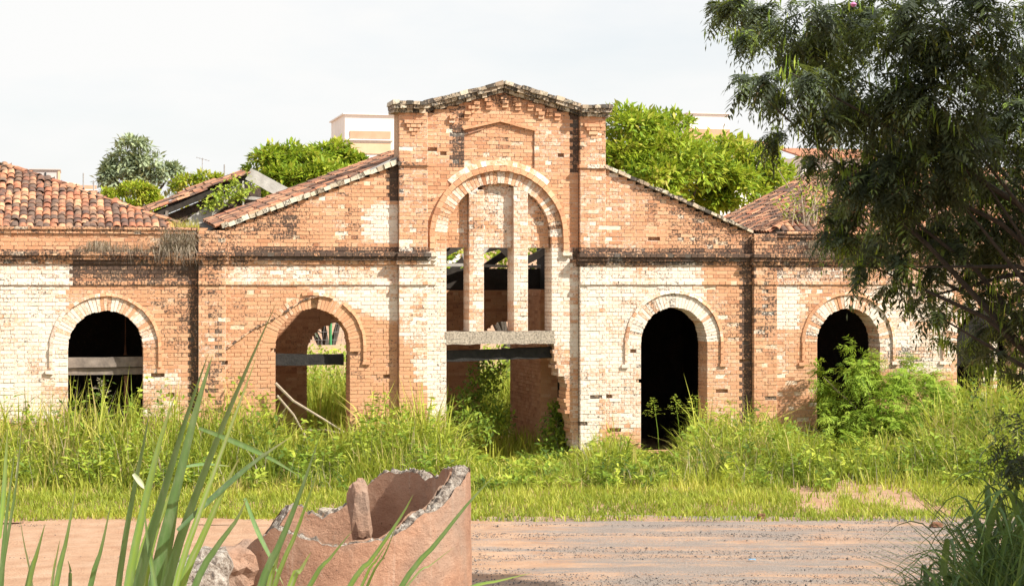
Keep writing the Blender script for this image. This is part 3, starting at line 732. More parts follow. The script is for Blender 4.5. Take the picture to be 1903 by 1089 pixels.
def tile_field(parent, org, u, v, nu, nv, pu, pv, inside, single, lift=lambda a, b: 0.0, miss=0.015):
    org, u, v = Vector(org), Vector(u).normalized(), Vector(v).normalized(); n = u.cross(v).normalized()
    if n.z < 0: n = -n
    xa = v.cross(n)
    mass = MB(); pans = MB(); ident = (0, 0, 0, 0)
    for i in range(nu):
        for j in range(nv):
            a, b = i * pu, j * pv
            if not inside(a, b) or random.random() < miss: continue
            p = org + u * a + v * b + Vector((0, 0, lift(a, b)))
            rot = Matrix((xa, v, n)).transposed()
            tw = random.gauss(0, 0.03)
            rot = rot @ Matrix.Rotation(tw, 3, 'Z') @ Matrix.Rotation(-0.035 + random.gauss(0, .008), 3, 'X')
            p2 = p + n * (0.035 + random.gauss(0, 0.006)) + u * random.gauss(0, .008)
            if single(a, b):
                o = link('roof_tile', random.choice(TILE_ME), None, parent, p2); o.rotation_mode = 'QUATERNION'; o.rotation_quaternion = rot.to_quaternion()
            else: mass.add([p2 + rot @ Vector(q) for q in TV], TF, (0, 0, random.random(), 0))
            fl = Matrix((xa, v, n)).transposed()
            pans.add([p + u * (pu / 2) + n * (0.05) + fl @ Vector((q[0], q[1], -q[2])) for q in TV[:7].tolist() + TV[14:21].tolist()], [(k, 7 + k, 8 + k, k + 1) for k in range(6)], (0, 0, random.random(), 0))
    if mass.v: tag(mass.build('roof_tiling', M['tile'], parent), kind='stuff')
    if pans.v: tag(pans.build('channel_tiling', M['tile'], parent), kind='stuff')

# hall roof: the left slope shows above the coping
roof = link('roof', None, None, hall, (9.4, 4, 6))
SLP = (GL1[1] - GL0[1]) / (GL1[0] - GL0[0])
dk = MB()
def slope_z(X, Y): return 5.345 + (X - 3.28) * SLP + 0.07 * max(0, Y)
for Y0 in np.arange(0.12, 3.5, 0.68):
    dk.add([(2.95, Y0, slope_z(2.95, Y0)), (9.45, Y0, slope_z(9.45, Y0)), (9.45, Y0 + .68, slope_z(9.45, Y0 + .68)), (2.95, Y0 + .68, slope_z(2.95, Y0 + .68))], [(0, 1, 2, 3)])
zr = lambda X: 7.60 - (X - 9.45) * 0.405
dk.add([(9.45, .5, zr(9.45)), (16.1, .5, zr(16.1)), (16.1, 3.7, zr(16.1)), (9.45, 3.7, zr(9.45))], [(0, 1, 2, 3)])
dk.add([(11.9, 3.7, zr(11.9)), (16.1, 3.7, zr(16.1)), (16.1, 6.4, zr(16.1)), (11.9, 6.4, zr(11.9))], [(0, 1, 2, 3)])
dk.build('roof_deck', M['dark_wood'], roof)
tile_field(roof, (3.1, 0.08, slope_z(3.1, 0)), (0, 1, 0), (1, 0, SLP), 22, 24, 0.165, 0.262, lambda a, b: True, lambda a, b: a < 2.2 and b < 4.0, lift=lambda a, b: 0.07 * a)
vf = MB()
for k in range(11):   # grey sheet flashing against the tower
    pass
vf.hexa([(5.9, -.02, slope_z(5.9, 0) - .03), (7.1, -.02, slope_z(7.1, 0) - .03), (7.1, -.02, slope_z(7.1, 0) + .12), (5.9, -.02, slope_z(5.9, 0) + .0), (5.9, .02, slope_z(5.9, 0) - .03), (7.1, .02, slope_z(7.1, 0) - .03), (7.1, .02, slope_z(7.1, 0) + .12), (5.9, .02, slope_z(5.9, 0) + 0.0)])
vf.build('flashing', M['metal'], roof)
# inside of the hall: rear wall with arches, cross walls, open truss
BR = (0.10, 0.12, 0.40, 0.3)
core_mesh('rear_wall', [(2.99, -.5), (11.89, -.5), (11.89, 3.9), (2.99, 3.9)], [arch_poly(at(571, 600, 6)[0] + .80, 2.27, 0.80, -.4), arch_poly(at(893, 600, 6)[0] + .70, 2.40, 0.70, -.4)], 6.0, 6.4, M['brick'], hall, BR)
rb = MB()
A_, B_ = (at(571, 600, 6)[0] + .80, 2.27, .80), (at(893, 600, 6)[0] + .70, 2.40, .70)
for i in range(-2, 45):
    z = i * CH; iv = [(3.0, 11.88, False, False)]
    for q_ in (A_, B_):
        c_ = arch_block(q_[0], q_[1], q_[2], -.6, z + CH / 2)
        if c_: iv = subtract(iv, (c_[0], c_[1], False))
    L_ = .286 if i % 2 else .143
    for a, b, _, _ in iv:
        x = a
        while x < b - .02:
            x2 = min(b, x + L_)
            rb.box(x + .006, x2 - .006, 5.985 + random.uniform(0, .008), 6.05, z + .006, z + CH - .006, (0.1 + .25 * max(0, noise.noise(Vector((x, z, 3)))), .12 + .35 * max(0, noise.noise(Vector((x * .8, z * .8, 8)))), min(1, max(0, random.gauss(.4, .2))), .15)); x = x2
tag(rb.build('rear_brickwork', M['brick'], hall), kind='stuff')
iw = MB()
iw.box(2.72, 2.98, 0.65, 6.4, -.4, 5.3, BR); iw.build('side_wall', M['brick'], hall)
iw = MB(); iw.box(11.9, 12.1, 0.65, 6.4, -.4, 6.5, (0, .9, .2, 0)); iw.box(15.8, 16.02, 0.65, 6.4, -.4, 5.0, (0, .9, .2, 0)); iw.box(12.1, 15.8, 6.1, 6.4, -.4, 6.4, (0, .9, .2, 0)); iw.build('partition_wall', M['gloom'], hall)
st = Wall()
for i in range(-3, 46): st.course(i, i * CH, 10.9, 11.32, 2.0, mort=False, depth=0.13)
pm = MB(); pm.box(10.91, 11.31, 2.012, 5.2, -.4, 3.93, (0.1, 0.06, 0.6, 0.3))
for b in st.bricks: pm.hexa(st.brick_hexa(b), (0.25, 0.1, b[6][2], 0))
for i in range(-3, 45):
    y = 2.02
    while y < 5.15:
        y2 = min(5.19, y + (.286 if i % 2 else .143)); pm.box(10.896 - random.uniform(0, .008), 10.95, y + .006, y2 - .006, i * CH + .006, (i + 1) * CH - .006, (.12, .12, min(1, max(0, random.gauss(.4, .2))), .15)); y = y2
pm.build('cross_wall', M['brick'], hall)
tr = MB()
tr.beam((2.99, 6.2, 4.18), (11.89, 6.2, 4.18), .25, .56); tr.build('tie_beam', M['dark_wood'], hall)
for a, b in (((3.0, 6.1, 5.35), (9.45, 6.1, 7.75)), ((9.45, 6.1, 7.45), (15.9, 6.1, 4.85)), ((3.0, 3.2, 5.2), (9.45, 3.2, 7.6)), ((9.45, 3.2, 7.45), (15.9, 3.2, 4.85)), ((9.6, 6.2, 4.4), (10.9, 6.2, 5.6)), ((10.4, 6.2, 4.45), (11.6, 6.2, 5.25)), ((8.5, 5, 4.5), (10.3, 6.3, 5.3)), ((9.45, 6.2, 4.4), (9.45, 6.2, 7.4)), ((3.0, 4.0, 5.15), (11.9, 4.0, 5.15))):
    m = MB(); m.beam(a, b, .13, .17); m.build('timber', M['dark_wood'], hall)

for a, b, h in (((9.75, 5.6, 4.75), (10.75, 5.6, 5.05), .16), ((10.6, 5.5, 5.15), (11.2, 5.5, 4.6), .2), ((8.6, 5.4, 4.6), (9.6, 5.4, 5.2), .10), ((11.3, 5.3, 4.62), (11.9, 5.3, 4.95), .18), ((9.2, 5.6, 4.55), (11.8, 5.6, 4.5), .07)):
    m = MB(); m.beam(a, b, .05, h, n=4, j=.012); m.build('broken_board', M['pale_wood'], hall)
# ================================================================== wings
def wing(name, loc, label, x0, x1, arches, pick, lo_holes=()):
    w = thing(name, loc, label, 'warehouse', 'row of derelict brick warehouses')
    core = core_mesh('wall', [(x0, -.6), (x1, -.6), (x1, 5.235), (x0, 5.235)], [arch_poly(cx, 2.70, 0.79, -.5) for cx, zb in arches], 0.12, 0.64, M['mortar'], w)
    q = Wall()
    for i in range(-6, 60):
        z = i * CH; zm = z + CH / 2
        iv = [(x0, x1, False, False)]
        for cx, zb in arches:
            c_ = arch_block(cx, 2.70, 0.79 if zm < 2.70 else 1.10, zb, zm)
            if c_: iv = subtract(iv, (c_[0], c_[1], True))
        for a, b, dl, dr in iv: q.course(i, z, a, b, 0.0, deepL=dl, deepR=dr, holes=HOLES)
    q.course(1, 4.045, x0, x1, -0.04, depth=.2)
    corbels(q, 4.50, x0, x1, 0, 0.06)
    q.course(1, 5.145, x0, x1, -0.05, depth=.4, dk=.25); q.course(0, 5.145 + CH, x0, x1, -0.09, depth=.5, dk=.35, ch=0.06)
    q.finish(core, pick)
    for cx, zb in arches:
        voussoirs(w, cx, 2.70, 0.79, 1.10, 39, 0.0, 0.65, wk=0.55); hood(w, cx, 2.70, 1.11, 1.18, 2.22, -0.05)
    return w, core
lw, lcore = wing('warehouse_wing', (0, .3, 0), 'left brick wing with clay tile roof and dark arch crossed by planks', -5.0, 2.715, [(0.76, -.6), (-3.4, -.6)], lambda b: (abs((b[0] + b[1]) / 2 - 0.6) / 2.2 + abs(b[2] - 3.6) / 1.6 + (0 if b[1] - b[0] > 0.2 else 1.0)))
rw, rcore = wing('warehouse_wing', (21, .3, 0), 'right brick wing half hidden behind the dark feathery tree', 16.035, 27.5, [(17.88, -.6), (21.45, -.6), (25.2, -.6)], lambda b: (abs((b[0] + b[1]) / 2 - 17.6) / 1.7 + abs(b[2] - 3.4) / 1.4 + (0 if b[1] - b[0] > 0.2 else 1.0)))
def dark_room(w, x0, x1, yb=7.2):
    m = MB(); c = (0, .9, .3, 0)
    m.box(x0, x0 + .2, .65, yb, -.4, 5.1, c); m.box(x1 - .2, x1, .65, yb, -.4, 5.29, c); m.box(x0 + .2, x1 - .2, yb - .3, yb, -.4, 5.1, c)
    m.build('inner_wall', M['gloom'], w)
    m = MB(); m.box(x0 + .2, x1 - .2, .42, .6, 5.24, 5.30, c); m.build('eave_sun_block', M['gloom'], w)  # unseen strip added to block sun at the eave gap
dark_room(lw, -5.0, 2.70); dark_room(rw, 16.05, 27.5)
# left roof: front slope with a hip falling to the right
ta = math.tan(rad(21.0)); ca, sa = math.cos(rad(21)), math.sin(rad(21))
lroof = link('roof', None, None, lw, (0, 2, 5.2))
K = 4.6; E0 = (2.50, 0.30, 5.24)
dk = MB()
dk.add([(-6, E0[1], E0[2]), E0, (E0[0] - K, E0[1] + K, E0[2] + K * ta), (-6, E0[1] + K, E0[2] + K * ta)], [(0, 1, 2, 3)])
dk.add([E0, (E0[0], E0[1] + 2 * K, E0[2]), (E0[0] - K, E0[1] + K, E0[2] + K * ta)], [(0, 1, 2)])
dk.add([(-6, E0[1] + 2 * K, E0[2]), (E0[0], E0[1] + 2 * K, E0[2]), (E0[0] - K, E0[1] + K, E0[2] + K * ta), (-6, E0[1] + K, E0[2] + K * ta)], [(3, 2, 1, 0)])
dk.build('roof_deck', M['dark_wood'], lroof)
tile_field(lroof, (-5.6, E0[1] - .12, E0[2] + .0), (1, 0, 0), (0, ca, sa), 50, 20, 0.165, 0.262,
           lambda a, b: -5.6 + a < E0[0] - (b * ca) - 0.02 and b * ca < K - .1, lambda a, b: -5.6 + a > -1.7, lift=lambda a, b: 0.015 * math.sin(a * 2.1 + b))
def ridge_tiles(parent, a, b, n, sc=1.35):
    a, b = Vector(a), Vector(b); d = (b - a).normalized(); s = d.cross(Vector((0, 0, 1))).normalized(); nn = s.cross(d)
    mm = MB(); mm.beam(a + Vector((0, 0, .03)), b + Vector((0, 0, .03)), .2, .13, (0.2, 0.75, 0.2, 0), n=24, j=0.02); mm.build('ridge_mortar', M['stone'], parent)
    for k in range(n):
        p = a + (b - a) * (k / n) + nn * (0.07 + random.gauss(0, .012))
        o = link('ridge_tile', random.choice(TILE_ME), None, parent, p); o.rotation_mode = 'QUATERNION'
        o.rotation_quaternion = (Matrix((s, d, nn)).transposed() @ Matrix.Rotation(random.gauss(-.02, .03), 3, 'X')).to_quaternion(); o.scale = (sc, 0.95, sc)
ridge_tiles(lroof, (E0[0] - .1, E0[1] + .1, E0[2] + .05), (E0[0] - K, E0[1] + K, E0[2] + K * ta), 16)
# planks and post in the left arch
pk = MB()
a, b = at(120, 674, .45), at(270, 672, .45); pk.beam((a[0], .45, a[2]), (b[0], .45, b[2]), .05, .22, n=6, j=.006); pk.build('plank', M['old_wood'], lw)
pk = MB(); a, b = at(120, 690, .52), at(270, 689, .52); pk.beam((a[0], .52, a[2]), (b[0], .52, b[2]), .05, .15, n=6, j=.006); pk.build('plank', M['old_wood'], lw)
pk = MB(); a, b = at(235, 698, .55), at(233, 870, .55); pk.beam((a[0], .6, a[2]), (b[0], .6, -.1), .08, .08, up=(0, 1, 0), n=6, j=.01); pk.build('post', M['rust'], lw)
pk = MB(); a = at(233, 655, 2.0); pk.tube([(a[0], 2, a[2]), (a[0], 2, a[2] + .25), (a[0], 2, 5.0)], [.03, .012, .006], 6); pk.tube([(a[0], 2, a[2] - .06), (a[0], 2, a[2])], [.05, .03], 8); pk.build('hanging_lamp_cord', M['rust'], lw)
# right roof: hip with its left face turned to the camera
rroof = link('roof', None, None, rw, (19, 3, 5.2))
ta = math.tan(rad(26.5)); ca, sa = math.cos(rad(26.5)), math.sin(rad(26.5)); K = 3.6; E1 = (16.12, 0.30, 5.24)
dk = MB(); YB = 6.6
dk.add([E1, (16.12, YB, 5.24), (16.12 + K, YB, 5.24 + K * ta), (16.12 + K, .3 + K, 5.24 + K * ta)], [(0, 3, 2, 1)])
dk.add([E1, (28, .3, 5.24), (28, .3 + K, 5.24 + K * ta), (16.12 + K, .3 + K, 5.24 + K * ta)], [(0, 1, 2, 3)])
dk.add([(16.12 + K, .3 + K, 5.24 + K * ta), (28, .3 + K, 5.24 + K * ta), (28, 7.5, 5.24), (16.12, 7.5, 5.24)], [(0, 1, 2, 3)])
dk.build('roof_deck', M['dark_wood'], rroof)
tile_field(rroof, (16.06, .3, 5.25), (0, 1, 0), (ca, 0, sa), 37, 15, 0.170, 0.262, lambda a, b: a > b * ca and b * ca < K, lambda a, b: a < 5.2 and b < 2.9, lift=lambda a, b: 0.03 * math.sin(a * 1.3))
tile_field(rroof, (16.2, .18, 5.25), (1, 0, 0), (0, ca, sa), 68, 15, 0.170, 0.262, lambda a, b: a > b * ca and b * ca < K, lambda a, b: a < 2.2)
ridge_tiles(rroof, (16.2, .38, 5.28), (16.12 + K, .3 + K, 5.26 + K * ta), 13)
# brick posts behind the far right arch
for px, z1 in ((1826, 670), (1846, 640)):
    a = at(px, z1, -.2); m = MB(); z = -.2
    while z < a[2]: m.box(a[0] - .065, a[0] + .065, -.27, -.13, z, z + .075, (random.choice((.2, .6, .85)), .1, random.random(), 0), .004); z += .085
    m.build('inner_post', M['brick'], rw)

# ================================================================== collapsed shed behind, between wing and hall
shed = thing('collapsed_shed', (3.8, 15, 0), 'collapsed shed roof with broken rafters and pale boards behind the left wing', 'shed')
m = MB(); m.box(1.9, 2.2, 12.2, 17.5, -.3, 5.6, (.1, .4, .3, 0)); m.box(5.3, 5.6, 12.2, 17.5, -.3, 5.9, (.1, .4, .3, 0)); m.box(2.2, 5.3, 16.8, 17.2, -.3, 5.7, (.1, .4, .3, 0)); m.box(2.2, 5.3, 12.3, 12.6, -.3, 5.55, (.1, .5, .3, 0)); m.build('wall', M['brick'], shed)
core_mesh('gable_wall', [(2.2, 5.5), (5.3, 5.5), (5.3, 6.75), (4.9, 6.95), (2.2, 5.8)], [], 12.35, 12.6, M['gloom'], shed)  # infill coloured dark for the shade under the broken roof
sroof = link('roof', None, None, shed, (3.5, 13, 6))
A, B = Vector((1.75, 12.0, 5.86)), Vector((4.92, 12.0, 7.2)); sv = (B - A).normalized()
tile_field(sroof, A, (0, 1, 0.06), sv, 26, 13, 0.168, 0.262, lambda a, b: not (a > 1.0 and 0.9 < b < 1.7 and a < 2.2), lambda a, b: a < 2.0, miss=.06, lift=lambda a, b: 0.03 * math.sin(a * 2 + b * 3) - (0.05 if b > 2.6 else 0))
for k, (a, b, w_, h_, mt) in enumerate([
        ((1.9, 12.05, 5.78), (4.9, 12.05, 7.05), .08, .16, 'dark_wood'), ((1.9, 13.2, 5.8), (4.9, 13.2, 7.1), .08, .16, 'dark_wood'), ((1.9, 14.6, 5.85), (4.9, 14.6, 7.2), .08, .16, 'dark_wood')]):
    m = MB(); m.beam(a, b, w_, h_, n=6, j=.012); m.build('rafter', M[mt], sroof)
for a, b, w_, h_ in (((3.3, 11.98, 5.75), (4.75, 11.98, 6.72), .05, .30), ((4.9, 11.96, 7.16), (5.95, 11.96, 6.62), .04, .36), ((4.75, 11.93, 6.95), (4.75, 11.93, 5.6), .05, .2), ((4.55, 11.9, 6.5), (5.6, 11.9, 6.42), .05, .09), ((3.0, 11.9, 5.72), (4.4, 11.9, 5.78), .1, .1)):
    m = MB(); m.beam(a, b, w_, h_, n=5, j=.012, up=(0, 0, 1) if abs(a[2] - b[2]) < 1.2 else (0, 1, 0) if a[0] == b[0] else (0, 0, 1)); m.build('board', M['pale_wood'], shed)
for a, b in (((3.7, 12.1, 5.4), (4.2, 12.1, 6.3)), ((2.6, 12, 5.5), (2.65, 12, 6.1)), ((4.9, 12, 5.5), (5.5, 12, 6.0))):
    m = MB(); m.beam(a, b, .07, .07, up=(0, 1, 0), n=4, j=.01); m.build('strut', M['old_wood'], shed)

# ================================================================== houses and poles on the slope behind
def house(name, loc, label): return thing(name, loc, label, 'house', 'houses on the slope behind')
h1 = house('house', (18.2, 72, 7), 'white framed house with salmon panels left of the brick tower top')
X0 = at(641, 300, 70)[0]; X1 = X0 + 7.0
zz = lambda py, Y=70: at(680, py, Y)[2]
m = MB(); m.box(X0, X1, 70, 76, 3.0, zz(214)); m.build('wall', M['white_paint'], h1)
for y0, y1, mt in ((244, 258, 'salmon'), (266, 286, 'tan_wall')):
    for k in range(2):
        m = MB(); m.box(X0 + .3 + k * 3.2, X0 + 2.75 + k * 3.2, 69.93, 70.1, zz(y1), zz(y0)); m.build('panel', M[mt], h1)
m = MB(); m.box(X0 - .12, X1 + .1, 69.85, 76.1, zz(214) + .003, zz(211.5)); m.build('roof_edge', M['white_paint'], h1)
m = MB(); m.box(X0 + .05, X0 + 2.9, 69.8, 70, zz(261.5), zz(259.5)); m.build('ledge', M['white_paint'], h1)
m = MB(); m.box(X0 - .45, X0 - .01, 71, 75, 3.0, zz(256)); m.build('annex', M['salmon'], h1)
h2 = house('house', (43, 84, 7), 'white house with a salmon band above the right mango tree')
X0 = at(1280, 300, 80)[0]; X1 = X0 + 2.9; zz = lambda py: at(1310, py, 80)[2]
m = MB(); m.box(X0, X1, 80, 86, 3, zz(212)); m.build('wall', M['white_paint'], h2)
m = MB(); m.box(X0 - .02, X1 + .02, 79.95, 80.2, zz(262), zz(240)); m.build('panel', M['salmon'], h2)
m = MB(); m.box(X0 - .1, X1 + .1, 79.85, 86.1, zz(212) + .003, zz(210)); m.build('roof_edge', M['white_paint'], h2)
m = MB(); m.box(X1 + .01, X1 + 3.2, 80.5, 86, 3, zz(262)); m.build('annex', M['white_paint'], h2)
m = MB(); m.hexa([(X1, 80.1, zz(262)), (X1 + 3.3, 80.1, zz(265)), (X1 + 3.3, 80.1, zz(262)), (X1, 80.1, zz(257)), (X1, 86, zz(252)), (X1 + 3.3, 86, zz(258)), (X1 + 3.3, 86, zz(255)), (X1, 86, zz(248))]); m.build('roof', M['tile'], h2)
h3 = house('house', (45, 62, 6), 'low white house with red roof glimpsed under the dark tree')
X0 = at(1490, 300, 60)[0]; zz = lambda py: at(1510, py, 60)[2]
m = MB(); m.box(X0, X0 + 4.6, 60, 65, 2, zz(292)); m.build('wall', M['white_paint'], h3)
m = MB(); m.hexa([(X0 - .3, 59.6, zz(293)), (X0 + 4.9, 59.6, zz(293)), (X0 + 4.9, 59.6, zz(290)), (X0 - .3, 59.6, zz(290)), (X0 - .3, 63, zz(272)), (X0 + 4.9, 63, zz(272)), (X0 + 4.9, 63, zz(269)), (X0 - .3, 63, zz(269))]); m.build('roof', M['tile'], h3)
h4 = house('house', (-1, 62, 5), 'grey box house with a narrow slot window beyond the left roof')
X0 = at(56, 300, 60)[0]; X1 = at(111, 300, 60)[0]; zz = lambda py: at(80, py, 60)[2]
m = MB(); m.box(X0, X1, 60, 63, 2, zz(316)); m.build('wall', M['grey_wall'], h4)
for x0, x1 in ((X0 - .03, X0 + .10), (X1 - .10, X1 + .03)):
    m = MB(); m.box(x0, x1, 59.95, 60.05, 2, zz(317)); m.build('corner_strip', M['tan_wall'], h4)
m = MB(); m.box(X0 - .06, X1 + .06, 59.9, 63.1, zz(316) + .003, zz(314)); m.build('roof_edge', M['grey_wall'], h4)
xm = at(84.5, 300, 60)[0]; m = MB(); m.box(xm - .04, xm + .04, 59.96, 60.02, zz(332), zz(321)); m.build('window', M['glass'], h4)
h5 = house('house', (0, 52, 3), 'low house with yellowish tiled roof beyond the left roof')
xa, xb = at(70, 345, 52)[0], at(140, 345, 52)[0]; zz = lambda py: at(105, py, 52)[2]
m = MB(); m.box(xa + .2, xb + 1.0, 52, 56, 1, zz(344)); m.build('wall', M['salmon'], h5)
m = MB(); m.hexa([(xa - .2, 51.6, zz(345)), (xb + .2, 51.6, zz(345)), (xb + .2, 51.6, zz(343)), (xa - .2, 51.6, zz(343)), (xa + .4, 54, zz(334)), (xb - .7, 54, zz(334)), (xb - .7, 54, zz(332)), (xa + .4, 54, zz(332))]); m.build('roof', M['tan_wall'], h5)
m = MB(); m.box(xa + .7, xb, 51.9, 52.05, zz(350), zz(346)); m.build('window', M['glass'], h5)
h6 = house('house', (2.2, 46, 2), 'pale low wall of a house beside the leafy bush on the left')
xa, xb = at(133, 345, 45)[0], at(178, 345, 45)[0]; zz = lambda py: at(150, py, 45)[2]
m = MB(); m.box(xa, xb, 45, 49, 1, zz(354)); m.build('wall', M['tan_wall'], h6)
m = MB(); m.box(xa - .1, xb + .1, 44.9, 49.1, zz(354) + .003, zz(352)); m.build('roof_edge', M['white_paint'], h6)
for px, py, Y, lab in ((155, 322, 50, 'thin grey pole left of the round grey-green tree'), (174, 336, 44, 'short grey post beside the leafy bush on the left'), (417, 306, 48, 'thin pole right of the rooftop antenna')):
    a = at(px, py, Y); m = MB(); m.tube([(a[0], Y, 0.5), (a[0], Y, a[2])], [.05, .035], 6); tag(m.build('utility_pole', M['metal'], None, (a[0], Y, .5)), lab, 'pole', 'thin poles behind the warehouses')
a = at(376, 294, 45); an = thing('roof_antenna', (a[0], 45, 2), 'small television antenna against the sky above the collapsed shed', 'antenna')
m = MB(); m.tube([(a[0], 45, 2), (a[0], 45, a[2])], [.03, .018], 6); m.build('mast', M['metal'], an)
m = MB(); m.tube([(a[0] - .25, 45, a[2] + .02), (a[0] + .3, 45, a[2] - .12)], [.012, .012], 5)
for k in range(5): q = k / 4; m.tube([(a[0] - .25 + .55 * q, 44.75, a[2] + .02 - .14 * q), (a[0] - .25 + .55 * q, 45.25, a[2] + .02 - .14 * q)], [.01, .01], 5)
m.build('aerial', M['metal'], an)
# wire fence with green posts and a low wall seen through the second arch
fn = thing('wire_fence', (8.8, 17.5, 0), 'wire fence with green posts glimpsed through the second arch', 'fence')
for px in (570, 614, 658, 702):
    a = at(px, 598, 17.5); m = MB(); m.tube([(a[0], 17.5, -.2), (a[0], 17.5, a[2] + .4)], [.05, .05], 8); m.build('post', M['green_post'], fn)
m = MB(); xa, xb = at(560, 600, 17.5)[0], at(710, 600, 17.5)[0]
for k in range(9): z = 1.3 + .25 * k; m.tube([(xa, 17.5, z), (xb, 17.5, z)], [.006, .006], 4)
for k in range(22): x = xa + (xb - xa) * k / 21; m.tube([(x, 17.51, 1.2), (x + .35, 17.51, 3.4)], [.005, .005], 4)
m.build('mesh_wires', M['metal'], fn)
m = MB(); a, b = at(566, 642, 16.5), at(650, 642, 16.5); m.box(a[0], b[0] + 2.5, 16.5, 16.7, -.3, a[2], (.6, .1, .8, 0)); tag(m.build('low_wall', M['tan_wall'], None, (a[0], 16.5, 0)), 'low pale wall behind the weeds, seen through the second arch', 'wall')

# ------------------------------------------------------------------ leaves, fronds and blades (numpy)
def unit(a): return a / np.maximum(1e-6, np.linalg.norm(a, axis=-1, keepdims=True))
def leaf_quads(P, A, Nn, L, Wd, tone):
    """folded diamond leaf: base P, axis A, side from Nn"""
    n = len(P); Sd = unit(np.cross(A, Nn)); U = np.cross(Sd, A)
    L = L[:, None]; Wd = Wd[:, None]
    V = np.stack([P, P + A * L * .45 + Sd * Wd * .5 + U * Wd * .18, P + A * L, P + A * L * .45 - Sd * Wd * .5 + U * Wd * .18], 1)
    idx = (np.arange(n) * 4)[:, None]
    T = np.concatenate([idx + np.array([[0, 1, 2]]), idx + np.array([[0, 2, 3]])], 0)
    C = np.zeros((n, 4, 4)); C[..., 2] = tone[:, None]
    return V.reshape(-1, 3), T, C.reshape(-1, 4)
def blades(P, H, az, lean, Wd, tone, seg=3, droop=0.0):
    n = len(P); ts = np.linspace(0, 1, seg + 1)
    D = np.stack([np.cos(az), np.sin(az), np.zeros(n)], -1)
    sa = az + np.pi / 2 + rng.uniform(-.9, .9, n); Sd = np.stack([np.cos(sa), np.sin(sa), np.zeros(n)], -1)
    V = np.zeros((n, seg * 2 + 1, 3))
    for k, t in enumerate(ts):
        c = P + D * (H * lean * t ** 2)[:, None]; c[:, 2] += H * (t - (lean * .45 + droop) * t ** 2.2)
        w = (Wd * (1 - t ** 1.6) * .5)[:, None]
        if k < seg: V[:, 2 * k] = c - Sd * w; V[:, 2 * k + 1] = c + Sd * w
        else: V[:, 2 * k] = c
    idx = (np.arange(n) * (seg * 2 + 1))[:, None]
    Q = np.concatenate([idx + np.array([[2 * k, 2 * k + 1, 2 * k + 3, 2 * k + 2]]) for k in range(seg - 1)], 0)
    T = idx + np.array([[2 * seg - 2, 2 * seg - 1, 2 * seg]])
    C = np.zeros((n, seg * 2 + 1, 4)); C[..., 2] = np.clip(tone, 0, 1)[:, None]
    return V.reshape(-1, 3), Q, T, C.reshape(-1, 4)
def rand_dir(n): return unit(rng.normal(size=(n, 3)))
def fronds(P, A, L, tone, pairs=6, pl=0.36, pw=0.22, droop=0.5):
    """feathery twice-cut leaf: pairs of narrow side leaflets along a drooping stalk"""
    n = len(P); up = np.tile([0, 0, 1.0], (n, 1)); Sd = unit(np.cross(A, up + rng.normal(size=(n, 3)) * .25)); Vs = []; Ts = []; Cs = []; off = 0
    for k in range(pairs + 1):
        t = (k + .6) / (pairs + .6)
        c = P + A * (L * t)[:, None]; c[:, 2] -= L * droop * t ** 2
        tg = A.copy(); tg[:, 2] -= 2 * droop * t; tg = unit(tg)
        for s in ((-1, 1) if k < pairs else (0,)):
            ax = unit(Sd * s * .85 + tg * (.55 if s else 1.0) + np.array([0, 0, -.25]) + rng.normal(size=(n, 3)) * .12)
            l_ = L * pl * (0.75 + .5 * math.sin(math.pi * min(1, t + .1))) * rng.uniform(.85, 1.15, n)
            v, tr_, c_ = leaf_quads(c, ax, unit(up + tg * .4), l_, l_ * pw, np.clip(tone + rng.normal(size=n) * .04, 0, 1))
            Vs.append(v); Ts.append(tr_ + off); Cs.append(c_); off += len(v)
    return np.concatenate(Vs), np.concatenate(Ts), np.concatenate(Cs)
def place(V, base): return V - np.array(base)[None]

# ------------------------------------------------------------------ background trees
def crown_mesh(name, blobs, per, leaf, mat, parent, clump=0.34, tone=(0.55, 0.2), droop=0.25, sub=26):
    Vs = []; Ts = []; Cs = []; off = 0
    for (c, r) in blobs:
        c = np.array(c); r = np.array(r)
        D = rand_dir(sub); D[:, 2] = np.where(D[:, 2] < -.5, -D[:, 2], D[:, 2])
        rr = rng.uniform(.55, 1.0, (sub, 1)) ** .6
        cc = c + D * r * rr
        for q in range(sub):
            n = int(per * rng.uniform(.5, 1.3))
            d2 = rand_dir(n); rad_ = clump * r.mean() * rng.uniform(.7, 1.35)
            P = cc[q] + d2 * rad_ * (rng.uniform(0, 1, (n, 1)) ** .45) * np.array([1.15, 1.15, .75])
            out = unit(P - c)
            A = unit(out * .5 + rng.normal(size=(n, 3)) * .55 + d2 * .5 + np.array([0, 0, -droop]))
            Nn = unit(np.array([0, 0, 1.0]) + out * .6 + rng.normal(size=(n, 3)) * .35)
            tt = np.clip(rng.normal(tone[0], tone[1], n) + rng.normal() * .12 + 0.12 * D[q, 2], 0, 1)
            L = leaf * rng.uniform(.7, 1.3, n)
            v, t, cl = leaf_quads(P, A, Nn, L, L * .38, tt)
            Vs.append(v); Ts.append(t + off); Cs.append(cl); off += len(v)
    base = WL[parent.name]
    me = mesh_np(name, place(np.concatenate(Vs), base), None, np.concatenate(Ts), np.concatenate(Cs))
    return link(name, me, mat, parent)
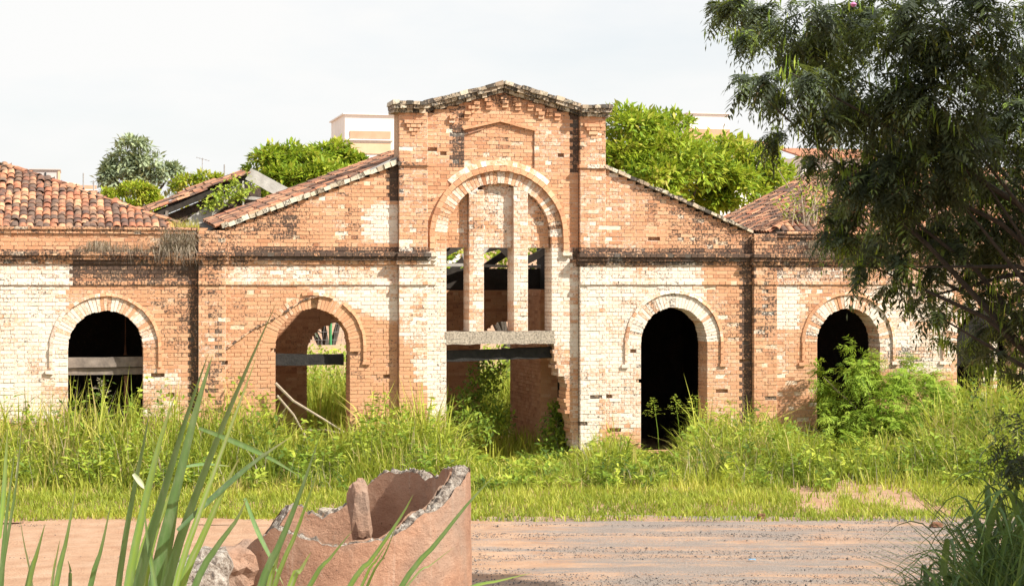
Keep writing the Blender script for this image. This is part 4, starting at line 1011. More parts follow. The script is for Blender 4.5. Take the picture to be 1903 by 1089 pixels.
def tree(name, base, blobs, label, mat, per, leaf, trunk_r=.25, group='trees behind the warehouses', **kw):
    t = thing(name, base, label, 'tree', group)
    m = MB(); cz = min(b[0][2] for b in blobs); cen = np.mean([b[0] for b in blobs], 0)
    fork = Vector((base[0], base[1], base[2] + max(1.2, (cz - base[2]) * .55)))
    m.tube([base, (Vector(base) + fork) / 2 + Vector((.1, 0, 0)), fork], [trunk_r, trunk_r * .85, trunk_r * .75], 9)
    m.build('trunk', M['bark'], t)
    for c, r in blobs:
        m = MB(); c = Vector(c); mid = (fork + c) / 2 + Vector((0, 0, .3)); m.tube([fork, mid, c], [trunk_r * .55, trunk_r * .35, trunk_r * .12], 6); m.build('limb', M['bark'], t)
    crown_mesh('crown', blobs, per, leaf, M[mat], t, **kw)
    return t
def bl(px, py, Y, rpx):
    X, Yq, Z = at(px, py, Y); s = FPX / depth_of(X, Y); r = rpx / s
    return ((X, Y, Z), (r, r * .95, r * .82))
Yt = 25
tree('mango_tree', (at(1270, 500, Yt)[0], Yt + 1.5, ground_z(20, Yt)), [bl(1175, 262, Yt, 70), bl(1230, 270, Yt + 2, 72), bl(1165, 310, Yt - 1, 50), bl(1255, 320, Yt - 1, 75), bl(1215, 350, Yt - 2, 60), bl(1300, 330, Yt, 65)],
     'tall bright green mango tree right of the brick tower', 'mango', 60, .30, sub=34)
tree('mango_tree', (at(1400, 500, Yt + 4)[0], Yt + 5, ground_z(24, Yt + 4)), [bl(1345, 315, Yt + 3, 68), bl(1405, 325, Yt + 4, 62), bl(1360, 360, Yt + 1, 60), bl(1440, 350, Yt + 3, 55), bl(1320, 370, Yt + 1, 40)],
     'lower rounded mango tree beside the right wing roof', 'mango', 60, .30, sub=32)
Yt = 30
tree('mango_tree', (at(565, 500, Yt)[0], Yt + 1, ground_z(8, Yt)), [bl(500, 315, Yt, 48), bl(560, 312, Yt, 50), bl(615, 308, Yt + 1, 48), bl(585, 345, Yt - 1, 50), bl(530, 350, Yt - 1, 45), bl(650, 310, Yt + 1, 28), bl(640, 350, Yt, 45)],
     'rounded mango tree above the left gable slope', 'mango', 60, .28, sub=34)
Yt = 80
tree('umbrella_tree', (at(262, 500, Yt)[0], Yt, ground_z(4, Yt)), [bl(245, 285, Yt, 35), bl(230, 312, Yt, 34), bl(270, 312, Yt, 38), bl(300, 335, Yt, 34), bl(220, 342, Yt, 34), bl(255, 350, Yt, 40), bl(205, 325, Yt, 18), bl(322, 318, Yt, 14)],
     'grey-green spreading tree far beyond the left roof', 'far_leaf', 26, .42, sub=24, clump=.30)
Yt = 36
tree('leafy_bush', (at(240, 500, Yt)[0], Yt, ground_z(3, Yt)), [bl(205, 375, Yt, 26), bl(250, 365, Yt, 30), bl(285, 385, Yt, 26), bl(230, 400, Yt, 34), bl(275, 360, Yt, 16)],
     'yellow-green bush between left roof and collapsed shed', 'mango', 36, .20, trunk_r=.1, sub=24, tone=(.72, .16))
Yt = 40
tree('leafy_bush', (at(365, 500, Yt)[0], Yt, ground_z(5, Yt)), [bl(345, 345, Yt, 24), bl(380, 338, Yt, 22), bl(405, 340, Yt, 14), bl(360, 370, Yt, 34)],
     'sparse yellow-green shrub above the collapsed shed roof', 'mango', 26, .22, trunk_r=.1, sub=20, tone=(.72, .2))
Yt = 24
tree('yard_tree', (at(940, 600, Yt)[0], Yt, 0), [bl(905, 500, Yt, 60), bl(990, 490, Yt, 60), bl(850, 490, Yt, 50), bl(930, 560, Yt, 70)],
     'tree showing through the three-light window openings', 'mango', 26, .3, sub=20)
Yt = 20
tree('yard_tree', (at(610, 600, Yt)[0], Yt, 0), [bl(590, 560, Yt, 45), bl(650, 555, Yt, 45), bl(560, 600, Yt, 30)],
     'dark tree beyond the wire fence behind the second arch', 'far_leaf', 26, .3, sub=20, tone=(.2, .2))

# ------------------------------------------------------------------ weeds along the wall
TOPS = np.array([(-120, 750), (0, 750), (60, 765), (110, 735), (150, 715), (200, 742), (260, 738), (300, 740), (350, 755), (430, 730), (480, 728), (510, 755), (560, 800), (600, 812), (650, 800), (680, 760), (740, 742), (800, 755), (835, 770), (850, 815), (890, 858), (960, 872), (1010, 872), (1060, 850), (1110, 815), (1160, 815), (1190, 850), (1245, 850), (1285, 790), (1300, 752), (1330, 770), (1400, 765), (1450, 780), (1500, 800), (1560, 835), (1700, 790), (1780, 730), (1840, 700), (1903, 680), (2100, 680)], float)
def verge_points(n, dmin=32.2):
    l = rng.uniform(-13.5, 13.8, n); d = rng.uniform(dmin, 46, n)
    X = l * CS + d * SN; Y = -CAM_D - l * SN + d * CS
    k = (Y < -0.22)
    l, d, X, Y = l[k], d[k], X[k], Y[k]
    px = 951.5 + FPX * l / d
    dw = X * SN + CAM_D * CS
    u = np.clip((d - 33.2) / (dw - 33.2), 0, 1)
    top = np.interp(px, TOPS[:, 0], TOPS[:, 1]); hm = CAM_H - (top - 525) * d / FPX
    return X, Y, d, px, u, np.clip(hm * 1.17, .22, 2.4)
def soil_mask(px, d):
    py = 525 + FPX * CAM_H / d
    w = 14 * np.sin(px * .031 + d * 2) + 9 * np.sin(px * .083)
    return ((px > 1475 + w * 2) & (px < 1715 + w * 3) & (py > 912 + w * .7) & (py < 950 + w * .5))
gz = np.vectorize(ground_z)
X, Y, d, px, u, hm = verge_points(108000)
sel = ~(soil_mask(px, d) & (rng.uniform(0, 1, len(px)) < .86))
edge = rng.uniform(0, 1, len(px)) < np.clip((d - 32.25 + .25 * np.sin(px * .021) * np.sin(px * .0077 + 1)) / .7, 0, 1)
sel &= edge
X, Y, d, px, u, hm = [q[sel] for q in (X, Y, d, px, u, hm)]
pat = np.array([noise.noise(Vector((a * .55, b * .9, 2.0))) for a, b in zip(X, Y)])
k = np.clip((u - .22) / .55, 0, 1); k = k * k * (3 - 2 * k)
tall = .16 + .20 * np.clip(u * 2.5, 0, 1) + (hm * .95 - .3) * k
pat2 = np.array([noise.noise(Vector((a * 1.7, b * 1.9, 5.0))) for a, b in zip(X, Y)])
H = tall * (rng.uniform(.3, 1.05, len(X)) ** .8) * (1 + .25 * pat + .75 * pat2 * k)
pat3 = np.array([noise.noise(Vector((a * .35 + 7, b * .8, 8.0))) for a, b in zip(X, Y)])
tone = np.clip(.53 + .36 * pat + .18 * pat2 + rng.normal(0, .12, len(X)) + .04 * k, .02, 1)
dryness = rng.uniform(0, 1, len(X)) < np.clip(.06 + .02 * (u < .3) + .12 * ((px > 60) & (px < 300) & (u > .25) & (u < .7)) + np.clip(pat3 * 1.1 - .12, 0, .55) * (u < .75) * (u > .2), 0, 1)
tone = np.where(dryness, rng.uniform(.86, 1.0, len(X)), np.minimum(tone, .88))
P = np.stack([X, Y, gz(X, Y) - .02], -1); P[:, 2] = np.where(d < 33.6, np.maximum(P[:, 2], -.01), P[:, 2])
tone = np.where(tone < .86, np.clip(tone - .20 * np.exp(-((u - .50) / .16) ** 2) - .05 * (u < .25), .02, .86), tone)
thin = rng.uniform(0, 1, len(X)) > .45 * k
X, Y, px, u, hm, k, H, tone, P = [q[thin] for q in (X, Y, px, u, hm, k, H, tone, P)]
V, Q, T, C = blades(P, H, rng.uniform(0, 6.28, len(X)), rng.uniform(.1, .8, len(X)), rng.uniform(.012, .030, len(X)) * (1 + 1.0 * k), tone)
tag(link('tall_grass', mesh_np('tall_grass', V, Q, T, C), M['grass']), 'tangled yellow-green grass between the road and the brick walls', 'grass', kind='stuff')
# short fresh grass along the road edge
X, Y, d, px, u, hm = verge_points(150000); s = (d < 36.2) & ~(soil_mask(px, d) & (rng.uniform(0, 1, len(px)) < .9)) & (rng.uniform(0, 1, len(px)) < np.clip((d - 32.3 + .2 * np.sin(px * .03)) / .8, 0, 1) * np.clip((36.2 - d) / 1.2, 0, 1))
X, Y, d, px = X[s], Y[s], d[s], px[s]; n = len(X)
pt = np.array([noise.noise(Vector((a * .7, b * 1.2, 51.0))) for a, b in zip(X, Y)])
P = np.stack([X, Y, np.where(d < 33.6, np.maximum(gz(X, Y), 0) - .01, gz(X, Y) - .02)], -1)
V, Q, T, C = blades(P, rng.uniform(.08, .26, n) * (1 + .4 * pt), rng.uniform(0, 6.28, n), rng.uniform(.2, .9, n), rng.uniform(.012, .026, n), np.clip(rng.normal(.47, .10, n) + .22 * pt, .1, .8), seg=2)
tag(link('short_grass', mesh_np('short_grass', V, Q, T, C), M['grass']), 'short fresh green grass along the edge of the dirt road', 'grass', kind='stuff')
# leafy weeds among the grass
X, Y, d, px, u, hm = verge_points(5200)
s = (u > .28) & (np.array([noise.noise(Vector((a * .8, b * 1.1, 12.0))) for a, b in zip(X, Y)]) > -.12) & ~soil_mask(px, d)
X, Y, px, u, hm = [q[s] for q in (X, Y, px, u, hm)]
n = len(X); H = np.clip(hm * np.clip((u - .1) * 1.4, .2, 1) * rng.uniform(.55, 1.05, n), .2, 2.2); per = 18
t = rng.uniform(.15, 1.0, (n, per))
sw = rng.normal(0, .12, (n, 2))
P = np.stack([X[:, None] + sw[:, :1] * t ** 2 + rng.normal(0, .03, (n, per)), Y[:, None] + sw[:, 1:] * t ** 2 + rng.normal(0, .03, (n, per)), gz(X, Y)[:, None] + H[:, None] * t], -1).reshape(-1, 3)
n2 = len(P); az = rng.uniform(0, 6.28, n2); el = rng.uniform(-.5, .7, n2)
A = np.stack([np.cos(az) * np.cos(el), np.sin(az) * np.cos(el), np.sin(el)], -1)
L = rng.uniform(.08, .22, n2)
pt = np.repeat(np.clip(rng.normal(.50, .24, n) + .60 * np.array([noise.noise(Vector((a * .6, b * .8, 40.0))) for a, b in zip(X, Y)]), 0, 1), per)
V, T, C = leaf_quads(P, A, unit(np.array([0, 0, 1.0]) + rng.normal(size=(n2, 3)) * .35), L, L * rng.uniform(.25, .5, n2), np.clip(pt + rng.normal(0, .1, n2), 0, 1))
tag(link('leafy_weeds', mesh_np('leafy_weeds', V, None, T, C), M['weed']), 'leafy green weeds mixed into the tall grass along the wall', 'weeds', kind='stuff')
# broad arching cane blades in clumps
nc = 150; X, Y, d, px, u, hm = verge_points(nc * 3); s = (u > .42) & ~((px > 840) & (px < 1080) & (u > .8)); X, Y, px, u, hm = [q[s][:nc] for q in (X, Y, px, u, hm)]
per = 26; n = len(X); XX = np.repeat(X, per) + rng.normal(0, .10, n * per); YY = np.minimum(np.repeat(Y, per) + rng.normal(0, .10, n * per), -.25)
HH = np.repeat(hm * np.clip(u * 1.15, .3, 1.0), per) * rng.uniform(.45, 1.15, n * per)
V, Q, T, C = blades(np.stack([XX, YY, gz(XX, YY) - .02], -1), HH, rng.uniform(0, 6.28, n * per), rng.uniform(.35, 1.1, n * per), rng.uniform(.028, .055, n * per), np.clip(np.repeat(rng.normal(.5, .13, n), per) + rng.normal(0, .1, n * per), .05, .84), seg=5)
tag(link('cane_weeds', mesh_np('cane_weeds', V, Q, T, C), M['grass']), 'broad arching cane blades rising above the grass along the wall', 'grass', kind='stuff')
# dry stems
X, Y, d, px, u, hm = verge_points(2600); s = (u > .3); X, Y, u, hm, px = X[s], Y[s], u[s], hm[s], px[s]
V, Q, T, C = blades(np.stack([X, Y, gz(X, Y)], -1), hm * np.clip(u * 1.3, .2, 1) * rng.uniform(.6, 1.12, len(X)), rng.uniform(0, 6.28, len(X)), rng.uniform(.05, .5, len(X)), rng.uniform(.01, .018, len(X)), rng.uniform(.3, 1, len(X)))
tag(link('dry_stems', mesh_np('dry_stems', V, Q, T, C), M['dry']), 'thin dry straw stems standing among the green weeds', 'stems', kind='stuff')
# weeds behind the openings: inside the hall and in the yard beyond
n = 16000
X = np.concatenate([rng.uniform(4, 12, n // 4), rng.uniform(5, 17, n - n // 4)]); Y = np.concatenate([rng.uniform(.9, 5.9, n // 4), rng.uniform(9.5, 16.3, n - n // 4)])
H = np.where(Y > 8.5, rng.uniform(.7, 2.2, n), rng.uniform(.2, .9, n))
V, Q, T, C = blades(np.stack([X, Y, np.full(n, -.02)], -1), H, rng.uniform(0, 6.28, n), rng.uniform(.1, .6, n), rng.uniform(.025, .05, n), rng.normal(.6, .15, n).clip(0, .9))
tag(link('yard_weeds', mesh_np('yard_weeds', V, Q, T, C), M['grass']), 'sunlit weeds growing behind the arches and broken doorway', 'weeds', kind='stuff')
n = 9000
X = rng.uniform(5, 17, n); Y = rng.uniform(10, 16, n); z = rng.uniform(.1, 2.2, n)
P = np.stack([X, Y, z], -1); L = rng.uniform(.1, .22, n)
V, T, C = leaf_quads(P, rand_dir(n), unit(np.array([0, -.4, 1.0]) + rng.normal(size=(n, 3)) * .4), L, L * .45, rng.normal(.6, .2, n).clip(0, 1))
tag(link('yard_leaves', mesh_np('yard_leaves', V, None, T, C), M['weed']), 'broad green leaves of the weeds in the yard beyond the hall', 'weeds', kind='stuff')

# seed-head grasses in front of the tall dark arch
for px, py, Y, lab in ((1214, 738, -.9, 'feathery seed-head grass left of three before the tall dark arch'), (1254, 732, -.8, 'tallest feathery seed-head grass before the tall dark arch'), (1292, 734, -.9, 'feathery seed-head grass right of three before the tall dark arch'), (187, 702, -.7, 'pale seed-head grass in front of the planked left arch')):
    X_, _, Z_ = at(px, py, Y); b0 = Vector((X_ + .12, Y - .1, 0)); top = Vector((X_, Y, Z_))
    sg = thing('seed_grass', tuple(b0), lab, 'grass')
    m = MB(); m.tube([b0, (b0 + top) / 2 + Vector((.03, 0, 0)), top], [.010, .008, .003], 5); m.build('stalk', M['weed'], sg)
    m = 0; Pn = []; An = []; Ln = []
    for k in range(11):
        q = k / 10; c = top - Vector((0, 0, 0.02 + .42 * q)); ln = .05 + .2 * q
        for w_ in range(3):
            a_ = rng.uniform(0, 6.28)
            for s_ in range(5):
                f = (s_ + 1) / 5 * ln; Pn.append((c.x + math.cos(a_) * f, c.y + math.sin(a_) * f, c.z + f * .25 - .5 * f * f)); An.append((math.cos(a_), math.sin(a_), -.3)); Ln.append(.045)
    Pn, An, Ln = np.array(Pn), unit(np.array(An) + rng.normal(size=(len(An), 3)) * .3), np.array(Ln)
    V, T, C = leaf_quads(Pn, An, rand_dir(len(Pn)), Ln, Ln * .35, rng.uniform(.4, 1, len(Pn)))
    link('seed_head', mesh_np('seed_head', place(V, b0), None, T, C), M['dry'] if px < 300 else M['weed'], sg)

# feathery shrub before the fourth arch
def frond_mass(centers, radii, counts, L, tone, sd, pairs=6, droop=.45, **kw):
    Vs = []; Ts = []; Cs = []; off = 0
    for c, r, n in zip(centers, radii, counts):
        ns2 = max(3, n // 26); sc2 = rand_dir(ns2) * rng.uniform(0, 1, (ns2, 1)) ** .4; pick_ = rng.integers(0, ns2, n)
        q_ = sc2[pick_] + rng.normal(size=(n, 3)) * .20; d_ = unit(q_); P = np.array(c) + q_ * np.array(r)
        A = unit(d_ * .8 + rng.normal(size=(n, 3)) * .5 + np.array([0, 0, -.05]))
        v, t, cl = fronds(P, A, L * rng.uniform(.7, 1.3, n), np.clip(rng.normal(tone, sd, n), 0, 1), pairs, droop=droop, **kw)
        Vs.append(v); Ts.append(t + off); Cs.append(cl); off += len(v)
    return np.concatenate(Vs), np.concatenate(Ts), np.concatenate(Cs)
sb = at(1650, 860, -1.6); shrub = thing('feathery_shrub', (sb[0], -1.6, 0.05), 'bright green feathery shrub in front of the fourth arch', 'shrub')
cs = [(at(px, py, Y), r / 78) for px, py, Y, r in ((1565, 790, -1.5, 50), (1610, 750, -1.3, 55), (1590, 690, -1.1, 42), (1625, 810, -2.0, 60), (1680, 770, -1.7, 62), (1735, 760, -1.7, 48), (1700, 820, -2.1, 58), (1548, 720, -.9, 32), (1645, 715, -1.2, 40), (1755, 800, -1.9, 36), (1600, 850, -2.2, 45), (1530, 700, -.6, 20), (1710, 730, -1.4, 36), (1725, 700, -1.2, 34), (1760, 745, -1.5, 34), (1685, 695, -1.2, 34), (1600, 665, -1.0, 22), (1770, 770, -1.8, 30))]
V, T, C = frond_mass([c for c, r in cs], [(r, r, r * .9) for c, r in cs], [int(190 * (r / .6) ** 2) for c, r in cs], .30, .6, .2, 6)
link('foliage', mesh_np('foliage', place(V, WL[shrub.name]), None, T, C), M['shrub'], shrub)
for c, r in cs:
    m = MB(); b0 = Vector((sb[0] + random.uniform(-.25, .25), -1.6 + random.uniform(-.2, .2), 0)); c = Vector(c); m.tube([b0, (b0 + c) / 2 + Vector((0, 0, .2)), c], [.025, .018, .006], 5); m.build('stem', M['twig'], shrub)
# bramble of dark leaves at the doorway floor
for (pts, lab, mt, n_) in (([(845, 770, 1.2, 45), (880, 740, 1.6, 40), (905, 700, 2.0, 40), (920, 780, 1.4, 40), (880, 800, .8, 40)], 'leafy weeds inside the broken central doorway', 'weed', 420),
                     ([(1030, 800, .9, 35), (1040, 760, 1.1, 22), (1025, 840, .5, 35)], 'dark weeds at the ragged right side of the doorway', 'weed', 300)):
    b0 = at(pts[0][0], 860, pts[0][2]); g = thing('weed_clump', (b0[0], pts[0][2], 0), lab, 'weeds')
    Vs = []; Ts = []; Cs = []; off = 0
    for px, py, Y, r in pts:
        c = np.array(at(px, py, Y)); r = r / 80; dd_ = rand_dir(n_); P = c + dd_ * r * rng.uniform(0, 1, (n_, 1)) ** .5; P[:, 2] = np.maximum(P[:, 2], .05)
        L = rng.uniform(.08, .18, n_); v, t, cl = leaf_quads(P, rand_dir(n_), unit(np.array([0, -.3, 1.0]) + rng.normal(size=(n_, 3)) * .4), L, L * .42, rng.normal(.4, .2, n_).clip(0, 1))
        Vs.append(v); Ts.append(t + off); Cs.append(cl); off += len(v)
    link('foliage', mesh_np('foliage', place(np.concatenate(Vs), WL[g.name]), None, np.concatenate(Ts), np.concatenate(Cs)), M[mt], g)
    m = MB()
    for px, py, Y, r in pts: c = at(px, py, Y); m.tube([(b0[0] + random.uniform(-.2, .2), Y, -.05), c], [.02, .008], 5)
    m.build('stem', M['twig'], g)
# dead grass hanging from the left cornice, tufts on ledges and roofs
def tuft(pts, label, mat, n, hang, tone=(.5, .25), hgt=(.3, .6), wd=(.006, .012), name='ledge_tuft'):
    Vs = []; Qs = []; Ts = []; Cs = []; off = 0
    for (x0, x1, y0, y1, z) in pts:
        P = np.stack([rng.uniform(x0, x1, n), rng.uniform(y0, y1, n), np.full(n, z)], -1)
        H = rng.uniform(*hgt, n); az = rng.uniform(-math.pi, 0, n) if hang else rng.uniform(0, 6.28, n)
        V, Q, T, C = blades(P, H, az, rng.uniform(.15, .6, n), rng.uniform(*wd, n), rng.normal(*tone, n), seg=4, droop=1.0 * rng.uniform(.5, 1.8) if hang else 0.0)
        Vs.append(V); Qs.append(Q + off); Ts.append(T + off); Cs.append(C); off += len(V)
    b0 = (sum(p[0] + p[1] for p in pts) / len(pts) / 2, pts[0][2], pts[0][4])
    o = link(name, mesh_np(name, place(np.concatenate(Vs), b0), np.concatenate(Qs), np.concatenate(Ts), np.concatenate(Cs)), M[mat], None, b0)
    return tag(o, label, 'dead grass' if mat == 'dry' else 'weeds', 'tufts growing on the ledges')
def X_(px): return at(px, 480)[0]
tuft([(X_(142), X_(230), -.2, .1, 4.74), (X_(165), X_(205), -.2, .1, 4.9)], 'dry brown grass tuft on the left cornice above the planked arch', 'dry', 120, True, hgt=(.15, .6))
tuft([(X_(140), X_(350), -.15, .1, 4.76)], 'low brown weeds standing along the left cornice ledge', 'dry', 420, False, hgt=(.08, .38), tone=(.35, .25))
tuft([(X_(215), X_(300), -.2, .1, 4.74), (X_(230), X_(290), -.2, 0, 4.74)], 'thin dead grass along the sooty cornice right of the planked arch', 'dry', 70, True, hgt=(.1, .5))
tuft([(X_(298), X_(362), -.25, 0, 4.76), (X_(305), X_(362), -.2, .1, 5.0), (X_(300), X_(362), -.2, -.1, 4.85)], 'hanging grey dead grass where the left wing meets the hall', 'dry', 210, True, hgt=(.25, .85), wd=(.008, .016))
tuft([(X_(318), X_(372), .0, .4, 5.2)], 'yellow-green tuft on top of the left corner pilaster', 'grass', 240, False, hgt=(.15, .4), tone=(.8, .12))
tuft([(X_(1490), X_(1560), -.2, .2, 4.76), (X_(1500), X_(1560), -.2, .1, 4.9)], 'grey dead grass on the right wing cornice below the rooftop shrub', 'dry', 300, True)
tuft([(X_(1620), X_(1700), -.2, .2, 4.8)], 'dead grass on the right wing cornice behind the hanging branches', 'dry', 260, True)
tuft([(X_(1760), X_(1860), -.2, .2, 4.8)], 'dead grass at the far right of the right wing cornice', 'dry', 260, True)
for px, py, Y, r, lab, mt in ((425, 350, 11.8, 26, 'green creeper on the pale boards of the collapsed shed', 'weed'), (405, 372, 11.7, 20, 'lower green creeper on the collapsed shed rafters', 'weed'), (450, 362, 11.8, 14, 'small leafy sprig by the shed post', 'weed')):
    c = np.array(at(px, py, Y)); r = r / 66; n_ = 170; P = c + rng.normal(size=(n_, 3)) * np.array([r * .8, .15, r * .35]) ; P[:, 2] += (P[:, 0] - c[0]) * .55
    L = rng.uniform(.08, .18, n_); V, T, C = leaf_quads(P, rand_dir(n_), unit(np.array([0, -.5, 1.0]) + rng.normal(size=(n_, 3)) * .4), L, L * .5, rng.normal(.75, .15, n_).clip(0, 1))
    tag(link('creeper', mesh_np('creeper', place(V, c), None, T, C), M[mt], None, c), lab, 'creeper', 'creepers on the collapsed shed')
rs = at(1490, 425, .6); rsh = thing('rooftop_shrub', (rs[0], .6, 5.25), 'half bare shrub growing from the right wing parapet', 'shrub')
Pn = []
for k in range(15):
    a = Vector((rs[0] + random.uniform(-.35, .45), .5, 5.2)); tip = Vector(at(random.uniform(1438, 1555), random.uniform(300, 385), .6)); mid = (a + tip) / 2 + Vector((random.uniform(-.15, .15), random.uniform(-.2, .2), .1))
    m = MB(); m.tube([a, mid, tip], [.022, .014, .005], 5); m.build('branch', M['twig'], rsh)
    for q in range(26):
        t = random.uniform(.35, 1.0); p = (mid + (tip - mid) * (2 * t - 1)) if t > .5 else a + (mid - a) * (2 * t); Pn.append(p + Vector((random.gauss(0, .10), random.gauss(0, .12), random.gauss(0, .10))))
Pn = np.array(Pn); n_ = len(Pn); L = rng.uniform(.06, .13, n_); V, T, C = leaf_quads(Pn, rand_dir(n_), rand_dir(n_), L, L * .5, rng.normal(.7, .2, n_).clip(0, 1))
link('foliage', mesh_np('foliage', place(V, WL[rsh.name]), None, T, C), M['weed'], rsh)
# sticks fallen across the second arch
for pts, r, lab in ((((512, 712), (545, 745), (600, 778), (640, 803)), .035, 'long pale fallen branch lying across the second arch'), (((515, 735), (545, 770), (572, 818), (585, 832)), .028, 'short fallen branch propped in the second arch'), (((560, 800), (600, 798), (640, 806)), .022, 'thin stick low in the second arch')):
    P = [Vector(at(px, py, -.25 - .1 * k)) for k, (px, py) in enumerate(pts)]
    m = MB(); m.tube(P, [r, r * .9, r * .7, r * .5][:len(P)], 7); tag(m.build('fallen_branch', M['twig'], None, P[-1]), lab, 'branch', 'branches in the second arch')

# ------------------------------------------------------------------ the dark feathery tree on the right
TD = 18.0
tb = atd(2080, 1000, TD); tb = (tb[0], tb[1], ground_z(tb[0], tb[1]) - .05)
ft = thing('feathery_tree', tb, 'large dark feathery-leaved tree with hanging pods at the right edge', 'tree')
BL = [(1345, 45, 45), (1400, 25, 55), (1375, 75, 30), (1385, 165, 36), (1440, 85, 60), (1430, 190, 45), (1470, 150, 60), (1440, 262, 34), (1500, 40, 80), (1540, 130, 85), (1505, 235, 55), (1560, 240, 70), (1610, 60, 90), (1640, 170, 95), (1500, 315, 26), (1570, 325, 45), (1640, 280, 80), (1700, 70, 100), (1740, 200, 100), (1800, 70, 100), (1840, 190, 100), (1890, 90, 90), (1560, 400, 42), (1610, 390, 60), (1590, 460, 40), (1660, 370, 70), (1640, 460, 55), (1730, 320, 85), (1700, 430, 75), (1790, 400, 85), (1690, 510, 38), (1760, 490, 60), (1830, 320, 90), (1880, 400, 80), (1840, 480, 70), (1890, 540, 55), (1800, 560, 50), (1730, 555, 26), (1850, 610, 48), (1800, 640, 36), (1890, 660, 42), (1755, 640, 22), (1690, 575, 20), (1840, 690, 24), (1905, 250, 80), (1600, 500, 30), (1560, 470, 26), (1660, 540, 30), (1740, 600, 22), (1860, 560, 60), (1905, 600, 60), (1820, 690, 26), (1880, 700, 26), (1780, 590, 34), (1640, 320, 60), (1550, 440, 40), (1720, 260, 80), (1790, 290, 80), (1420, 60, 50)]
cs = []; rs_ = []; ns_ = []
for px, py, r in BL:
    dd_ = TD + random.uniform(-1.6, 1.6); r = max(.5 * r, r - 18); cs.append(atd(px, py - 14, dd_)); rr = r / (FPX / dd_); rs_.append((rr, rr * 1.25, rr)); ns_.append(int((1750 * rr ** 2 + 22) * (.5 if py > 530 else 1.0)))
V, T, C = frond_mass(cs, rs_, ns_, .19, .37, .29, 6, droop=.75, pl=.40, pw=.26)
# the part of the crown outside the picture, plus unseen foliage added for shade
cs2 = []
for k in range(70):
    a_ = random.uniform(0, 6.28); q = random.uniform(.2, 1) ** .5
    p = Vector(atd(2120, 200, TD)) + Vector((math.cos(a_) * 3.6 * q, math.sin(a_) * 4.6 * q, random.uniform(-1.9, 3.2)))
    dd_ = depth_of(p.x, p.y); l_ = p.x * CS - (p.y + CAM_D) * SN
    if 951.5 + FPX * (l_ - 1.15) / dd_ < 1910: continue
    cs2.append(tuple(p))
for k in range(30):  # unseen foliage added on the sun side to shade the lower right grass
    l_, d_ = random.uniform(5.0, 8.6), random.uniform(10.6, 14.2); x, y = ld(l_, d_); cs2.append((x, y, random.uniform(3.6, 6.8)))
V2, T2, C2 = frond_mass(cs2, [(.8, .8, .7)] * len(cs2), [150] * len(cs2), .36, .45, .2, 5, droop=.6, pl=.45, pw=.5)
link('crown', mesh_np('crown', place(np.concatenate([V, V2]), tb), None, np.concatenate([T, T2 + len(V)]), np.concatenate([C, C2])), M['fern'], ft)
# pods hang below the fronds
n = 1500; idx = rng.integers(0, len(cs), n); P = np.array(cs)[idx] + rng.normal(size=(n, 3)) * np.array(rs_)[idx] * .55
L = rng.uniform(.10, .19, n); V, T, C = leaf_quads(P, unit(np.array([0, 0, -1.0]) + rng.normal(size=(n, 3)) * .13), rand_dir(n), L, np.full(n, .02), rng.choice([.15, .3, .95], n))
link('seed_pods', mesh_np('seed_pods', place(V, tb), None, T, C), M['shrub'], ft)
fork = Vector((tb[0], tb[1], tb[2] + 2.2))
m = MB(); m.tube([tb, (tb[0] + .08, tb[1], tb[2] + 1.1), fork], [.24, .2, .18], 10); m.build('trunk', M['bark'], ft)
for k in range(0, len(cs), 3):
    c = Vector(cs[k]); m = MB(); hub = fork + Vector((random.uniform(-.3, .1), random.uniform(-.3, .3), random.uniform(.0, 2.4)))
    m.tube([fork - Vector((0, 0, .2)), hub, (hub + c) / 2 + Vector((0, 0, random.uniform(-.1, .35))), c], [.07, .045, .022, .005], 6); m.build('limb', M['bark'], ft)
fl = MB(); c = Vector(atd(1586, 9, TD - 1.8))
fl.tube([c - Vector((0, 0, .02)), c, c + Vector((0, 0, .02))], [.012, .03, .012], 8); M['pink'] = simple('pink_flower', [(0.2, (.5, .16, .34)), (.8, (.66, .3, .5))], 20, .8, 0)
fl.build('flower', M['pink'], ft)

